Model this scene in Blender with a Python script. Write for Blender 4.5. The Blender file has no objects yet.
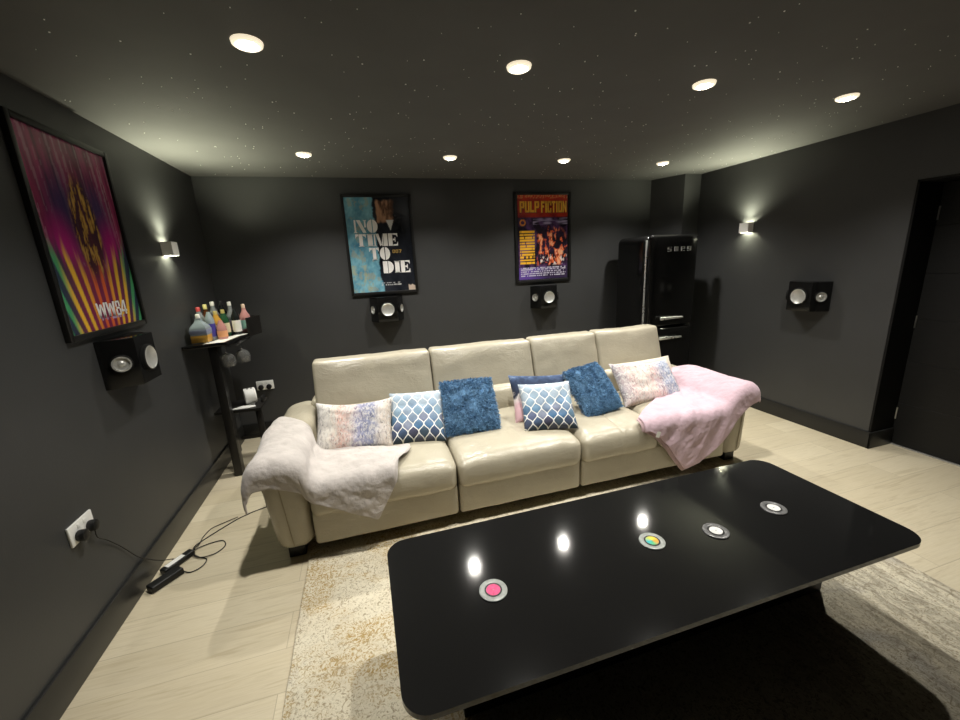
import bpy, bmesh, math, random
from mathutils import Vector, Matrix, noise

random.seed(7)
scene = bpy.context.scene
COL = scene.collection
PI = math.pi

# ------------------------------------------------------------------ measured room
XL, XR, YB, ZC, YF = -1.216, 3.557, 4.007, 2.30, -1.60
CAM_H = 1.515

# ------------------------------------------------------------------ helpers
def link(o, parent=None):
    COL.objects.link(o)
    if parent is not None:
        o.parent = parent
    return o

def tag(o, label=None, cat=None, group=None, kind=None):
    if label: o['label'] = label
    if cat: o['category'] = cat
    if group: o['group'] = group
    if kind: o['kind'] = kind
    return o

def thing(name, loc=(0, 0, 0), label=None, cat=None, group=None, rz=0.0):
    o = bpy.data.objects.new(name, None)
    o.empty_display_size = 0.05
    COL.objects.link(o)
    o.location = loc
    o.rotation_euler = (0, 0, rz)
    return tag(o, label, cat, group)

def obj(name, bm, mat, parent=None, smooth=True, angle=40, recalc=True):
    if recalc:
        bmesh.ops.recalc_face_normals(bm, faces=bm.faces)
    me = bpy.data.meshes.new(name)
    bm.to_mesh(me)
    bm.free()
    if isinstance(mat, (list, tuple)):
        for m in mat: me.materials.append(m)
    else:
        me.materials.append(mat)
    if smooth:
        for p in me.polygons: p.use_smooth = True
        me.set_sharp_from_angle(angle=math.radians(angle))
    return link(bpy.data.objects.new(name, me), parent)

def copy_tree(o, parent=None):
    c = o.copy()
    COL.objects.link(c)
    if parent is not None: c.parent = parent
    for ch in list(o.children): copy_tree(ch, c)
    return c

def box(bm, x0, x1, y0, y1, z0, z1, bevel=0.0, seg=2, M=None):
    r = bmesh.ops.create_cube(bm, size=1.0)
    vs = r['verts']
    for v in vs:
        v.co = Vector(((x0 + x1) / 2 + v.co.x * (x1 - x0), (y0 + y1) / 2 + v.co.y * (y1 - y0), (z0 + z1) / 2 + v.co.z * (z1 - z0)))
        if M is not None: v.co = M @ v.co
    if bevel > 0:
        es = list({e for v in vs for e in v.link_edges})
        bmesh.ops.bevel(bm, geom=es, offset=bevel, segments=seg, affect='EDGES', profile=0.5)
    return bm

def newbox(*a, **k):
    bm = bmesh.new()
    return box(bm, *a, **k)

def prism(bm, pts, z0, z1, M=None, bevel=0.0, seg=2):
    """closed polygon pts [(x,y)] extruded from z0 to z1"""
    lo = [bm.verts.new((p[0], p[1], z0)) for p in pts]
    hi = [bm.verts.new((p[0], p[1], z1)) for p in pts]
    n = len(pts)
    bm.faces.new(lo[::-1]); bm.faces.new(hi)
    for i in range(n):
        bm.faces.new((lo[i], lo[(i + 1) % n], hi[(i + 1) % n], hi[i]))
    if bevel > 0:
        es = [e for v in hi for e in v.link_edges if e.other_vert(v) in hi] + [e for v in lo for e in v.link_edges if e.other_vert(v) in lo]
        bmesh.ops.bevel(bm, geom=list(set(es)), offset=bevel, segments=seg, affect='EDGES', profile=0.5)
    if M is not None:
        for v in bm.verts: v.co = M @ v.co
    return bm

def rrect(x0, x1, y0, y1, r, n=8):
    pts = []
    for cx, cy, a0 in ((x1 - r, y1 - r, 0), (x0 + r, y1 - r, 90), (x0 + r, y0 + r, 180), (x1 - r, y0 + r, 270)):
        for k in range(n + 1):
            a = math.radians(a0 + 90 * k / n)
            pts.append((cx + r * math.cos(a), cy + r * math.sin(a)))
    return pts

def lathe(bm, prof, seg=24, M=None, cap=True):
    """prof [(r,z)], revolved round z"""
    rings = []
    for r, z in prof:
        if r < 1e-6:
            rings.append([bm.verts.new((0, 0, z))])
        else:
            rings.append([bm.verts.new((r * math.cos(2 * PI * k / seg), r * math.sin(2 * PI * k / seg), z)) for k in range(seg)])
    new = [v for r in rings for v in r]
    for a, b in zip(rings[:-1], rings[1:]):
        for k in range(seg):
            k2 = (k + 1) % seg
            if len(a) == 1 and len(b) == 1: continue
            if len(a) == 1: bm.faces.new((a[0], b[k], b[k2]))
            elif len(b) == 1: bm.faces.new((a[k], a[k2], b[0]))
            else: bm.faces.new((a[k], a[k2], b[k2], b[k]))
    if cap:
        if len(rings[0]) > 1: bm.faces.new(rings[0][::-1])
        if len(rings[-1]) > 1: bm.faces.new(rings[-1])
    if M is not None:
        for v in new: v.co = M @ v.co
    return bm

def newlathe(prof, **k):
    bm = bmesh.new()
    return lathe(bm, prof, **k)

def catmull(pts, n=8):
    P = [Vector(p) for p in pts]
    P = [P[0] * 2 - P[1]] + P + [P[-1] * 2 - P[-2]]
    out = []
    for i in range(1, len(P) - 2):
        for k in range(n):
            t = k / n
            a, b, c, d = P[i - 1], P[i], P[i + 1], P[i + 2]
            out.append(0.5 * ((2 * b) + (c - a) * t + (2 * a - 5 * b + 4 * c - d) * t * t + (3 * b - a - 3 * c + d) * t ** 3))
    out.append(P[-2])
    return out

def tube(bm, pts, r, seg=8, smooth=6):
    Q = catmull(pts, smooth) if smooth > 1 else [Vector(p) for p in pts]
    rings = []
    up = Vector((0, 0, 1))
    for i, p in enumerate(Q):
        t = (Q[min(i + 1, len(Q) - 1)] - Q[max(i - 1, 0)]).normalized()
        a = t.cross(up)
        if a.length < 1e-3: a = t.cross(Vector((1, 0, 0)))
        a.normalize(); b = a.cross(t)
        rings.append([bm.verts.new(p + (a * math.cos(2 * PI * k / seg) + b * math.sin(2 * PI * k / seg)) * r) for k in range(seg)])
    for a, b in zip(rings[:-1], rings[1:]):
        for k in range(seg):
            bm.faces.new((a[k], a[(k + 1) % seg], b[(k + 1) % seg], b[k]))
    bm.faces.new(rings[0][::-1]); bm.faces.new(rings[-1])
    return bm

def axis_samples(half, r, n):
    out = []
    k = 4
    for i in range(k): out.append(-half + r * i / k)
    m = max(2, n)
    for i in range(m + 1): out.append(-half + r + (2 * half - 2 * r) * i / m)
    for i in range(1, k + 1): out.append(half - r + r * i / k)
    return out

def rounded(bm, x0, x1, y0, y1, z0, z1, r, n=(12, 8, 6), warp=None):
    """rounded box with dense faces; warp(Vector, normalised position) -> Vector"""
    c = Vector(((x0 + x1) / 2, (y0 + y1) / 2, (z0 + z1) / 2))
    h = Vector(((x1 - x0) / 2, (y1 - y0) / 2, (z1 - z0) / 2))
    S = [axis_samples(h[i], r, n[i]) for i in range(3)]
    cache = {}
    def vert(p):
        key = (round(p[0], 5), round(p[1], 5), round(p[2], 5))
        if key in cache: return cache[key]
        q = Vector(p)
        inn = Vector([max(-(h[i] - r), min(h[i] - r, q[i])) for i in range(3)])
        d = q - inn
        if d.length > 1e-9: q = inn + d.normalized() * r
        u = Vector([q[i] / h[i] for i in range(3)])
        q = q + c
        if warp: q = warp(q, u)
        v = bm.verts.new(q)
        cache[key] = v
        return v
    for ax in range(3):
        a, b = [i for i in range(3) if i != ax]
        for sgn in (-1, 1):
            for i in range(len(S[a]) - 1):
                for j in range(len(S[b]) - 1):
                    qs = []
                    for ii, jj in ((i, j), (i + 1, j), (i + 1, j + 1), (i, j + 1)):
                        p = [0, 0, 0]
                        p[ax] = sgn * h[ax]; p[a] = S[a][ii]; p[b] = S[b][jj]
                        qs.append(vert(p))
                    if len(set(qs)) >= 3:
                        try: bm.faces.new(list(dict.fromkeys(qs)))
                        except ValueError: pass
    return bm

def lerp_tab(tab, x):
    if x <= tab[0][0]: return tab[0][1]
    for (a, va), (b, vb) in zip(tab[:-1], tab[1:]):
        if x <= b: return va + (vb - va) * (x - a) / (b - a)
    return tab[-1][1]

def sm(a, b, x):
    t = max(0.0, min(1.0, (x - a) / (b - a)))
    return t * t * (3 - 2 * t)

# ------------------------------------------------------------------ materials
def mat(name, col=(0.5, 0.5, 0.5), rough=0.5, metal=0.0, spec=0.5, vary=0.0, vscale=8.0, bump=0.0, bscale=60.0,
        coat=0.0, sheen=0.0, trans=0.0, ior=1.45, emit=None, estr=0.0, vstretch=(1, 1, 1), rvary=0.0):
    m = bpy.data.materials.new(name)
    m.use_nodes = True
    nt = m.node_tree
    b = nt.nodes['Principled BSDF']
    b.inputs['Base Color'].default_value = (*col, 1)
    b.inputs['Roughness'].default_value = rough
    b.inputs['Metallic'].default_value = metal
    b.inputs['Specular IOR Level'].default_value = spec
    b.inputs['Coat Weight'].default_value = coat
    b.inputs['Coat Roughness'].default_value = 0.08
    b.inputs['Sheen Weight'].default_value = sheen
    b.inputs['Transmission Weight'].default_value = trans
    b.inputs['IOR'].default_value = ior
    if emit:
        b.inputs['Emission Color'].default_value = (*emit, 1)
        b.inputs['Emission Strength'].default_value = estr
    if vary or bump or rvary:
        tc = nt.nodes.new('ShaderNodeTexCoord')
        mp = nt.nodes.new('ShaderNodeMapping')
        mp.inputs['Scale'].default_value = vstretch
        nt.links.new(tc.outputs['Object'], mp.inputs['Vector'])
    if vary or rvary:
        nz = nt.nodes.new('ShaderNodeTexNoise')
        nz.inputs['Scale'].default_value = vscale
        nz.inputs['Detail'].default_value = 5
        nt.links.new(mp.outputs['Vector'], nz.inputs['Vector'])
    if vary:
        rp = nt.nodes.new('ShaderNodeValToRGB')
        rp.color_ramp.elements[0].position = 0.3
        rp.color_ramp.elements[1].position = 0.7
        rp.color_ramp.elements[0].color = (*[max(0, c * (1 - vary)) for c in col], 1)
        rp.color_ramp.elements[1].color = (*[min(1, c * (1 + vary)) for c in col], 1)
        nt.links.new(nz.outputs['Fac'], rp.inputs['Fac'])
        nt.links.new(rp.outputs['Color'], b.inputs['Base Color'])
    if rvary:
        mr = nt.nodes.new('ShaderNodeMapRange')
        mr.inputs['To Min'].default_value = max(0, rough - rvary)
        mr.inputs['To Max'].default_value = min(1, rough + rvary)
        nt.links.new(nz.outputs['Fac'], mr.inputs['Value'])
        nt.links.new(mr.outputs['Result'], b.inputs['Roughness'])
    if bump:
        n2 = nt.nodes.new('ShaderNodeTexNoise')
        n2.inputs['Scale'].default_value = bscale
        n2.inputs['Detail'].default_value = 4
        nt.links.new(mp.outputs['Vector'], n2.inputs['Vector'])
        bp = nt.nodes.new('ShaderNodeBump')
        bp.inputs['Strength'].default_value = bump
        bp.inputs['Distance'].default_value = 0.01
        nt.links.new(n2.outputs['Fac'], bp.inputs['Height'])
        nt.links.new(bp.outputs['Normal'], b.inputs['Normal'])
    return m

def attr_mat(name, rough=0.4, spec=0.5, coat=0.0, bump=0.0, bscale=200):
    m = mat(name, rough=rough, spec=spec, coat=coat, bump=bump, bscale=bscale)
    nt = m.node_tree
    a = nt.nodes.new('ShaderNodeAttribute')
    a.attribute_name = 'art'
    nt.links.new(a.outputs['Color'], nt.nodes['Principled BSDF'].inputs['Base Color'])
    return m

class NT:
    """small wrapper to write node math compactly"""
    def __init__(s, m): s.m = m; s.nt = m.node_tree; s.b = s.nt.nodes['Principled BSDF']
    def n(s, t, **k):
        x = s.nt.nodes.new(t)
        for a, v in k.items(): setattr(x, a, v)
        return x
    def l(s, a, b): s.nt.links.new(a, b)
    def math(s, op, a, b=None, c=None):
        x = s.n('ShaderNodeMath', operation=op)
        for i, v in enumerate((a, b, c)):
            if v is None: continue
            if isinstance(v, (int, float)): x.inputs[i].default_value = v
            else: s.l(v, x.inputs[i])
        return x.outputs[0]
    def ramp(s, fac, stops, interp='LINEAR'):
        r = s.n('ShaderNodeValToRGB')
        r.color_ramp.interpolation = interp
        el = r.color_ramp.elements
        while len(el) < len(stops): el.new(0.5)
        for e, (p, c) in zip(el, stops):
            e.position = p; e.color = (*c, 1)
        s.l(fac, r.inputs['Fac'])
        return r.outputs['Color']
    def mix(s, f, a, b, blend='MIX'):
        x = s.n('ShaderNodeMix', data_type='RGBA', blend_type=blend)
        for i, v in ((0, f), (6, a), (7, b)):
            if isinstance(v, (int, float)): x.inputs[i].default_value = v
            elif isinstance(v, tuple): x.inputs[i].default_value = (*v, 1)
            else: s.l(v, x.inputs[i])
        return x.outputs[2]
    def noise(s, vec, scale, detail=4, rough=0.5, dist=0.0):
        x = s.n('ShaderNodeTexNoise')
        x.inputs['Scale'].default_value = scale; x.inputs['Detail'].default_value = detail
        x.inputs['Roughness'].default_value = rough; x.inputs['Distortion'].default_value = dist
        s.l(vec, x.inputs['Vector'])
        return x.outputs['Fac']
    def mapping(s, vec, scale=(1, 1, 1), rot=(0, 0, 0), loc=(0, 0, 0)):
        x = s.n('ShaderNodeMapping')
        x.inputs['Scale'].default_value = scale; x.inputs['Rotation'].default_value = rot; x.inputs['Location'].default_value = loc
        s.l(vec, x.inputs['Vector'])
        return x.outputs['Vector']
    def bump(s, h, strength=0.3, dist=0.01):
        x = s.n('ShaderNodeBump')
        x.inputs['Strength'].default_value = strength; x.inputs['Distance'].default_value = dist
        s.l(h, x.inputs['Height'])
        s.l(x.outputs['Normal'], s.b.inputs['Normal'])

M_WALL = mat('wall_paint', (0.038, 0.039, 0.040), 0.48, spec=0.65, vary=0.06, vscale=3, bump=0.04, bscale=120)
M_CEIL = mat('ceiling_paint', (0.101, 0.101, 0.099), 0.8, spec=0.25, vary=0.05, vscale=4, bump=0.05, bscale=150)
M_BASE = mat('baseboard_paint', (0.018, 0.018, 0.017), 0.34, spec=0.45, vary=0.05, vscale=5)
M_DOOR = mat('door_paint', (0.010, 0.010, 0.010), 0.5, spec=0.3, vary=0.15, vscale=10, vstretch=(1, 1, 12), bump=0.05)
M_JAMB = mat('jamb_paint', (0.006, 0.006, 0.006), 0.55, spec=0.2, vary=0.1)
M_BLACKGLOSS = mat('black_gloss', (0.006, 0.006, 0.006), 0.12, spec=0.5, vary=0.1, vscale=3, rvary=0.03)
M_TABLE = mat('table_gloss', (0.010, 0.010, 0.010), 0.07, spec=0.85, rvary=0.02, vscale=2.5)
M_TBASE = mat('table_base_black', (0.006, 0.006, 0.006), 0.4, spec=0.3, vary=0.1)
M_BLACK = mat('black_satin', (0.010, 0.010, 0.010), 0.4, spec=0.4, vary=0.1)
M_BLACKMAT = mat('black_matt', (0.008, 0.008, 0.008), 0.7, spec=0.2, vary=0.1)
M_BLACKWOOD = mat('black_ash_wood', (0.012, 0.011, 0.010), 0.4, spec=0.4, vary=0.35, vscale=14, vstretch=(1, 1, 0.08), bump=0.05)
M_CHROME = mat('chrome', (0.84, 0.84, 0.82), 0.28, metal=0.75, rvary=0.04)
M_STEEL = mat('satin_steel', (0.62, 0.62, 0.60), 0.32, metal=1.0, vary=0.05)
M_CONE = mat('silver_cone', (0.58, 0.58, 0.55), 0.38, metal=0.55, vary=0.08, vscale=40)
M_WHITE = mat('white_plastic', (0.80, 0.80, 0.77), 0.35, vary=0.02)
M_SCONCE = mat('white_sconce_paint', (0.93, 0.93, 0.91), 0.5, vary=0.02)
M_STRIP = mat('threshold_metal', (0.55, 0.54, 0.50), 0.4, metal=0.6, vary=0.05)
M_GLASS = mat('clear_glass', (0.92, 0.93, 0.92), 0.04, spec=0.9, trans=0.92, ior=1.5, vary=0.01)
M_LENS = mat('lamp_lens', (1, 1, 1), 0.4, emit=(1.0, 0.93, 0.78), estr=60.0, vary=0.01)
M_LED = mat('led_emitter', (1, 1, 1), 0.4, emit=(1.0, 0.97, 0.72), estr=30.0, vary=0.01)
M_STAR = mat('star_point', (0.9, 0.9, 0.85), 0.4, emit=(1.0, 0.97, 0.85), estr=0.05, vary=0.01)
M_HALO_RIM = mat('halo_rim', (0.85, 0.84, 0.80), 0.35, emit=(1.0, 0.86, 0.62), estr=0.9, vary=0.03)  # emission added to imitate the halo of glare round each lens

# leather
M_LEATHER = mat('cream_leather', (0.425, 0.388, 0.302), 0.26, spec=0.6, vary=0.035, vscale=7)
def _leather():
    t = NT(M_LEATHER)
    tc = t.n('ShaderNodeTexCoord').outputs['Object']
    v = t.n('ShaderNodeTexVoronoi'); v.inputs['Scale'].default_value = 260
    t.l(tc, v.inputs['Vector'])
    w = t.noise(tc, 9, 4, 0.55, 0.8)
    w2 = t.noise(t.mapping(tc, (9, 14, 22)), 1.6, 5, 0.6, 1.6)
    h = t.math('ADD', t.math('MULTIPLY', v.outputs['Distance'], 0.06), t.math('ADD', w, t.math('MULTIPLY', w2, 0.55)))
    t.bump(h, 0.32, 0.012)
_leather()
M_SEAM = mat('leather_seam', (0.36, 0.315, 0.22), 0.6, vary=0.1)
M_SOFADARK = mat('sofa_underside', (0.02, 0.018, 0.015), 0.7, vary=0.1)

# floor boards running across the room
M_FLOOR = mat('pale_oak_boards', (0.6, 0.55, 0.44), 0.42, spec=0.4)
def _floor():
    t = NT(M_FLOOR)
    tc = t.n('ShaderNodeTexCoord').outputs['Object']
    br = t.n('ShaderNodeTexBrick')
    br.offset = 0.37; br.squash = 1.0
    br.inputs['Scale'].default_value = 1.0
    br.inputs['Brick Width'].default_value = 1.25
    br.inputs['Row Height'].default_value = 0.19
    br.inputs['Mortar Size'].default_value = 0.0018
    br.inputs['Mortar Smooth'].default_value = 0.3
    br.inputs['Bias'].default_value = 0.0
    br.inputs['Color1'].default_value = (0.0, 0.0, 0.0, 1)
    br.inputs['Color2'].default_value = (1.0, 1.0, 1.0, 1)
    br.inputs['Mortar'].default_value = (0.5, 0.5, 0.5, 1)
    t.l(tc, br.inputs['Vector'])
    base = t.ramp(br.outputs['Color'], [(0.0, (0.585, 0.515, 0.375)), (1.0, (0.675, 0.605, 0.455))])
    # shift the grain per board
    add = t.n('ShaderNodeVectorMath', operation='MULTIPLY_ADD')
    t.l(br.outputs['Color'], add.inputs[0]); add.inputs[1].default_value = (3.1, 1.7, 0.0); t.l(tc, add.inputs[2])
    g1 = t.noise(t.mapping(add.outputs[0], (1.1, 16, 1)), 2.2, 8, 0.62, 1.4)
    g2 = t.noise(t.mapping(add.outputs[0], (2.5, 60, 1)), 3.0, 4, 0.6, 0.3)
    grain = t.ramp(g1, [(0.33, (0.80, 0.77, 0.71)), (0.48, (1.0, 1.0, 1.0)), (0.60, (0.96, 0.95, 0.92)), (0.72, (0.84, 0.81, 0.75))])
    c = t.mix(0.75, base, grain, 'MULTIPLY')
    fine = t.ramp(g2, [(0.3, (0.88, 0.86, 0.82)), (0.6, (1, 1, 1))])
    c = t.mix(0.6, c, fine, 'MULTIPLY')
    c = t.mix(t.math('MULTIPLY', br.outputs['Fac'], 0.55), c, (0.30, 0.25, 0.17))
    t.l(c, t.b.inputs['Base Color'])
    t.bump(t.math('SUBTRACT', t.math('MULTIPLY', g2, 0.2), br.outputs['Fac']), 0.12, 0.004)
_floor()

# rug: pale distressed pile with gold and grey blotches
M_RUG = mat('distressed_rug', (0.5, 0.46, 0.36), 0.95, spec=0.1, sheen=0.1)
def _rug():
    t = NT(M_RUG)
    tc = t.n('ShaderNodeTexCoord').outputs['Object']
    big = t.noise(t.mapping(tc, (1.0, 1.3, 1)), 1.7, 4, 0.6, 0.6)
    big2 = t.noise(t.mapping(tc, (1, 1.6, 1), loc=(4.2, 1.1, 0)), 2.6, 5, 0.6, 0.4)
    vo = t.noise(tc, 52, 3, 0.6, 2.2)
    streak = t.noise(t.mapping(tc, (26, 7, 1)), 1.0, 6, 0.7, 1.5)
    base = t.ramp(big, [(0.30, (0.46, 0.44, 0.40)), (0.42, (0.66, 0.61, 0.49)), (0.62, (0.72, 0.68, 0.56)), (0.75, (0.52, 0.50, 0.47))])
    scrib = t.ramp(vo, [(0.36, (0.34, 0.28, 0.19)), (0.49, (0.95, 0.92, 0.86)), (1.0, (1, 1, 1))])
    c = t.mix(0.75, base, scrib, 'MULTIPLY')
    sep = t.n('ShaderNodeSeparateXYZ'); t.l(tc, sep.inputs[0])
    # gold marks towards the sofa's first seats, dark streaks towards the far side
    goldz = t.math('MULTIPLY', t.ramp(big2, [(0.47, (0, 0, 0)), (0.57, (1, 1, 1))]), t.ramp(vo, [(0.42, (1, 1, 1)), (0.56, (0.05, 0.05, 0.05))]))
    mx = t.n('ShaderNodeMapRange'); t.l(sep.outputs[0], mx.inputs['Value'])
    mx.inputs['From Min'].default_value = 0.9; mx.inputs['From Max'].default_value = 0.1
    goldz = t.math('MULTIPLY', goldz, mx.outputs['Result'])
    c = t.mix(t.math('MULTIPLY', goldz, 0.8), c, (0.40, 0.26, 0.075))
    mr = t.n('ShaderNodeMapRange'); t.l(sep.outputs[0], mr.inputs['Value'])
    mr.inputs['From Min'].default_value = 1.0; mr.inputs['From Max'].default_value = 2.0
    dark = t.math('MULTIPLY', t.ramp(streak, [(0.40, (1, 1, 1)), (0.55, (0, 0, 0))]), mr.outputs['Result'])
    c = t.mix(t.math('MULTIPLY', dark, 0.62), c, (0.20, 0.17, 0.125))
    t.l(c, t.b.inputs['Base Color'])
    t.bump(vo, 0.5, 0.008)
_rug()

def fabric(name, col, bscale=350, bump=0.25, vary=0.05, vscale=10, sheen=0.15):
    return mat(name, col, 0.9, spec=0.15, vary=vary, vscale=vscale, bump=bump, bscale=bscale, sheen=sheen)
M_THROW = fabric('mink_fleece', (0.500, 0.462, 0.440), 38, 0.55, 0.10, 14, 0.2)
M_PINK = fabric('pink_fleece', (0.55, 0.405, 0.465), 38, 0.55, 0.08, 12, 0.2)
M_PINKEDGE = fabric('pink_fleece_hem', (0.42, 0.30, 0.31), 220, 0.3, 0.05)
M_CREAM = fabric('cream_cotton', (0.66, 0.60, 0.50))
M_SHAG = mat('blue_shag', (0.125, 0.260, 0.430), 0.75, spec=0.25, vary=0.3, vscale=40, sheen=0.1)

# trellis cushion fabric
M_TRELLIS = mat('trellis_print', (0.6, 0.6, 0.6), 0.85, spec=0.15)
def _trellis():
    t = NT(M_TRELLIS)
    uv = t.n('ShaderNodeTexCoord').outputs['UV']
    sep = t.n('ShaderNodeSeparateXYZ'); t.l(uv, sep.inputs[0])
    u, v = sep.outputs[0], sep.outputs[1]
    x = t.math('MULTIPLY', u, 10.4)
    y = t.math('MULTIPLY', v, 3.6)
    cs = t.math('MULTIPLY', t.math('COSINE', t.math('MULTIPLY', y, 2 * PI)), 0.5)
    def dist(sign, off):
        q = t.math('ADD', t.math('ADD', x, t.math('MULTIPLY', cs, sign)), off + 101.0)
        return t.math('ABSOLUTE', t.math('SUBTRACT', t.math('MODULO', q, 2.0), 1.0))
    d = t.math('MINIMUM', dist(-1.0, 0.0), dist(1.0, 1.0))
    line = t.math('LESS_THAN', d, 0.115)
    a = t.math('MULTIPLY', t.math('SUBTRACT', x, 0.5), 0.5)
    yy = t.math('SUBTRACT', y, 0.5)
    ru = t.math('ROUND', t.math('ADD', a, yy)); rv = t.math('ROUND', t.math('SUBTRACT', a, yy))
    cmb = t.n('ShaderNodeCombineXYZ'); t.l(ru, cmb.inputs[0]); t.l(rv, cmb.inputs[1])
    wn = t.n('ShaderNodeTexWhiteNoise', noise_dimensions='3D'); t.l(cmb.outputs[0], wn.inputs['Vector'])
    hue = t.ramp(wn.outputs['Value'], [(0.0, (0.10, 0.20, 0.34)), (0.3, (0.17, 0.30, 0.42)), (0.55, (0.12, 0.12, 0.20)), (0.75, (0.06, 0.16, 0.30)), (1.0, (0.20, 0.20, 0.27))])
    wob = t.math('ADD', v, t.math('MULTIPLY', t.math('SUBTRACT', wn.outputs['Value'], 0.5), 0.30))
    pale = t.ramp(wob, [(0.30, (0, 0, 0)), (0.80, (1, 1, 1))])
    cell = t.mix(t.math('MULTIPLY', pale, 0.85), hue, (0.46, 0.54, 0.61))
    dk = t.ramp(wob, [(0.08, (1, 1, 1)), (0.34, (0, 0, 0))])
    cell = t.mix(t.math('MULTIPLY', dk, 0.8), cell, (0.030, 0.034, 0.045))
    mott = t.noise(uv, 60, 3)
    cell = t.mix(0.5, cell, t.ramp(mott, [(0.3, (0.7, 0.7, 0.72)), (0.7, (1.2, 1.2, 1.2))]), 'MULTIPLY')
    c = t.mix(line, cell, (0.80, 0.80, 0.78))
    t.l(c, t.b.inputs['Base Color'])
    t.bump(t.noise(uv, 400, 2), 0.1, 0.003)
_trellis()

def watercolour(name, stops, seed):
    m = mat(name, (0.6, 0.6, 0.6), 0.85, spec=0.15)
    t = NT(m)
    uv = t.n('ShaderNodeTexCoord').outputs['UV']
    sep = t.n('ShaderNodeSeparateXYZ'); t.l(uv, sep.inputs[0])
    w1 = t.noise(t.mapping(uv, (5, 2, 1), loc=(seed, seed * 0.7, 0)), 1.5, 5, 0.65, 0.8)
    pos = t.math('ADD', sep.outputs[0], t.math('MULTIPLY', t.math('SUBTRACT', w1, 0.5), 0.34))
    c = t.ramp(pos, stops)
    st = t.noise(t.mapping(uv, (17, 5, 1), loc=(seed, 3, 0)), 1.6, 6, 0.7, 1.0)
    sc = t.ramp(st, [(0.34, (0.25, 0.26, 0.33)), (0.46, (0.92, 0.91, 0.92)), (0.56, (1.15, 1.15, 1.15))])
    c = t.mix(0.85, c, sc, 'MULTIPLY')
    wt = t.noise(t.mapping(uv, (18, 7, 1), loc=(seed + 9, 1, 0)), 2.0, 5, 0.7, 0.8)
    c = t.mix(t.math('MULTIPLY', t.ramp(wt, [(0.50, (0, 0, 0)), (0.57, (1, 1, 1))]), 0.80), c, (0.68, 0.66, 0.63))
    t.l(c, t.b.inputs['Base Color'])
    t.bump(t.noise(uv, 350, 2), 0.12, 0.003)
    return m
M_WC1 = watercolour('watercolour_print', [(0.0, (0.50, 0.49, 0.48)), (0.22, (0.66, 0.62, 0.56)), (0.34, (0.62, 0.40, 0.34)), (0.45, (0.58, 0.48, 0.46)),
                                          (0.58, (0.30, 0.30, 0.42)), (0.74, (0.24, 0.26, 0.38)), (0.85, (0.56, 0.52, 0.50)), (1.0, (0.62, 0.54, 0.46))], 1.3)
M_WC2 = watercolour('watercolour_print_two', [(0.0, (0.36, 0.33, 0.36)), (0.15, (0.55, 0.42, 0.40)), (0.35, (0.66, 0.58, 0.52)), (0.55, (0.60, 0.42, 0.40)),
                                              (0.72, (0.32, 0.34, 0.44)), (0.88, (0.27, 0.32, 0.44)), (1.0, (0.58, 0.52, 0.46))], 5.1)
M_WC3 = mat('dusky_floral_print', (0.5, 0.4, 0.4), 0.85, spec=0.15)
def _wc3():
    t = NT(M_WC3)
    uv = t.n('ShaderNodeTexCoord').outputs['UV']
    sep = t.n('ShaderNodeSeparateXYZ'); t.l(uv, sep.inputs[0])
    w = t.noise(uv, 9, 5, 0.6, 0.8)
    pos = t.math('ADD', sep.outputs[1], t.math('MULTIPLY', t.math('SUBTRACT', w, 0.5), 0.5))
    c = t.ramp(pos, [(0.0, (0.62, 0.40, 0.44)), (0.32, (0.60, 0.38, 0.42)), (0.46, (0.68, 0.62, 0.60)), (0.56, (0.025, 0.03, 0.05)), (0.80, (0.030, 0.045, 0.085)), (0.95, (0.06, 0.09, 0.17)), (1.0, (0.16, 0.22, 0.34))])
    t.l(c, t.b.inputs['Base Color'])
_wc3()

# ------------------------------------------------------------------ room shell
def structure(name, bm, m, smooth=False):
    o = obj(name, bm, m, None, smooth)
    o['kind'] = 'structure'
    return o
structure('floor', newbox(XL - 0.2, XR + 0.5, YF - 0.1, YB + 0.2, -0.1, 0.0), M_FLOOR)
structure('ceiling', newbox(XL - 0.2, XR + 0.5, YF - 0.1, YB + 0.2, ZC, ZC + 0.1), M_CEIL)
structure('wall_left', newbox(XL - 0.12, XL, YF, YB, 0, ZC), M_WALL)
structure('wall_back', newbox(XL - 0.12, XR + 0.3, YB, YB + 0.12, 0, ZC), M_WALL)
structure('wall_front', newbox(XL - 0.12, XR + 0.3, YF - 0.1, YF, 0, ZC), M_WALL)
DY1, DY0, DZ, DX = 1.879, 1.06, 1.900, 3.800       # door opening in the wall beside the table
bm = bmesh.new()
box(bm, XR, XR + 0.29, DY1, YB, 0, ZC)
box(bm, XR, XR + 0.29, DY0, DY1, DZ, ZC)
box(bm, XR, XR + 0.29, YF, DY0, 0, ZC)
structure('wall_right', bm, M_WALL)
# boxed-in corner behind the fridge
structure('column', prism(bmesh.new(), [(3.352, 3.68), (XR, 3.68), (XR, YB), (3.200, YB)], 0, ZC), M_WALL)
# door lining
bm = bmesh.new()
box(bm, XR + 0.002, DX + 0.04, DY1 - 0.014, DY1, 0, DZ)
box(bm, XR + 0.002, DX + 0.04, DY0, DY0 + 0.014, 0, DZ)
box(bm, XR + 0.002, DX + 0.04, DY0, DY1, DZ - 0.014, DZ)
structure('trim_1', bm, M_JAMB)
structure('trim_2', newbox(DX - 0.016, DX + 0.03, DY0 + 0.014, DY1 - 0.014, 0, 0.006, bevel=0.002), M_STRIP)

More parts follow.
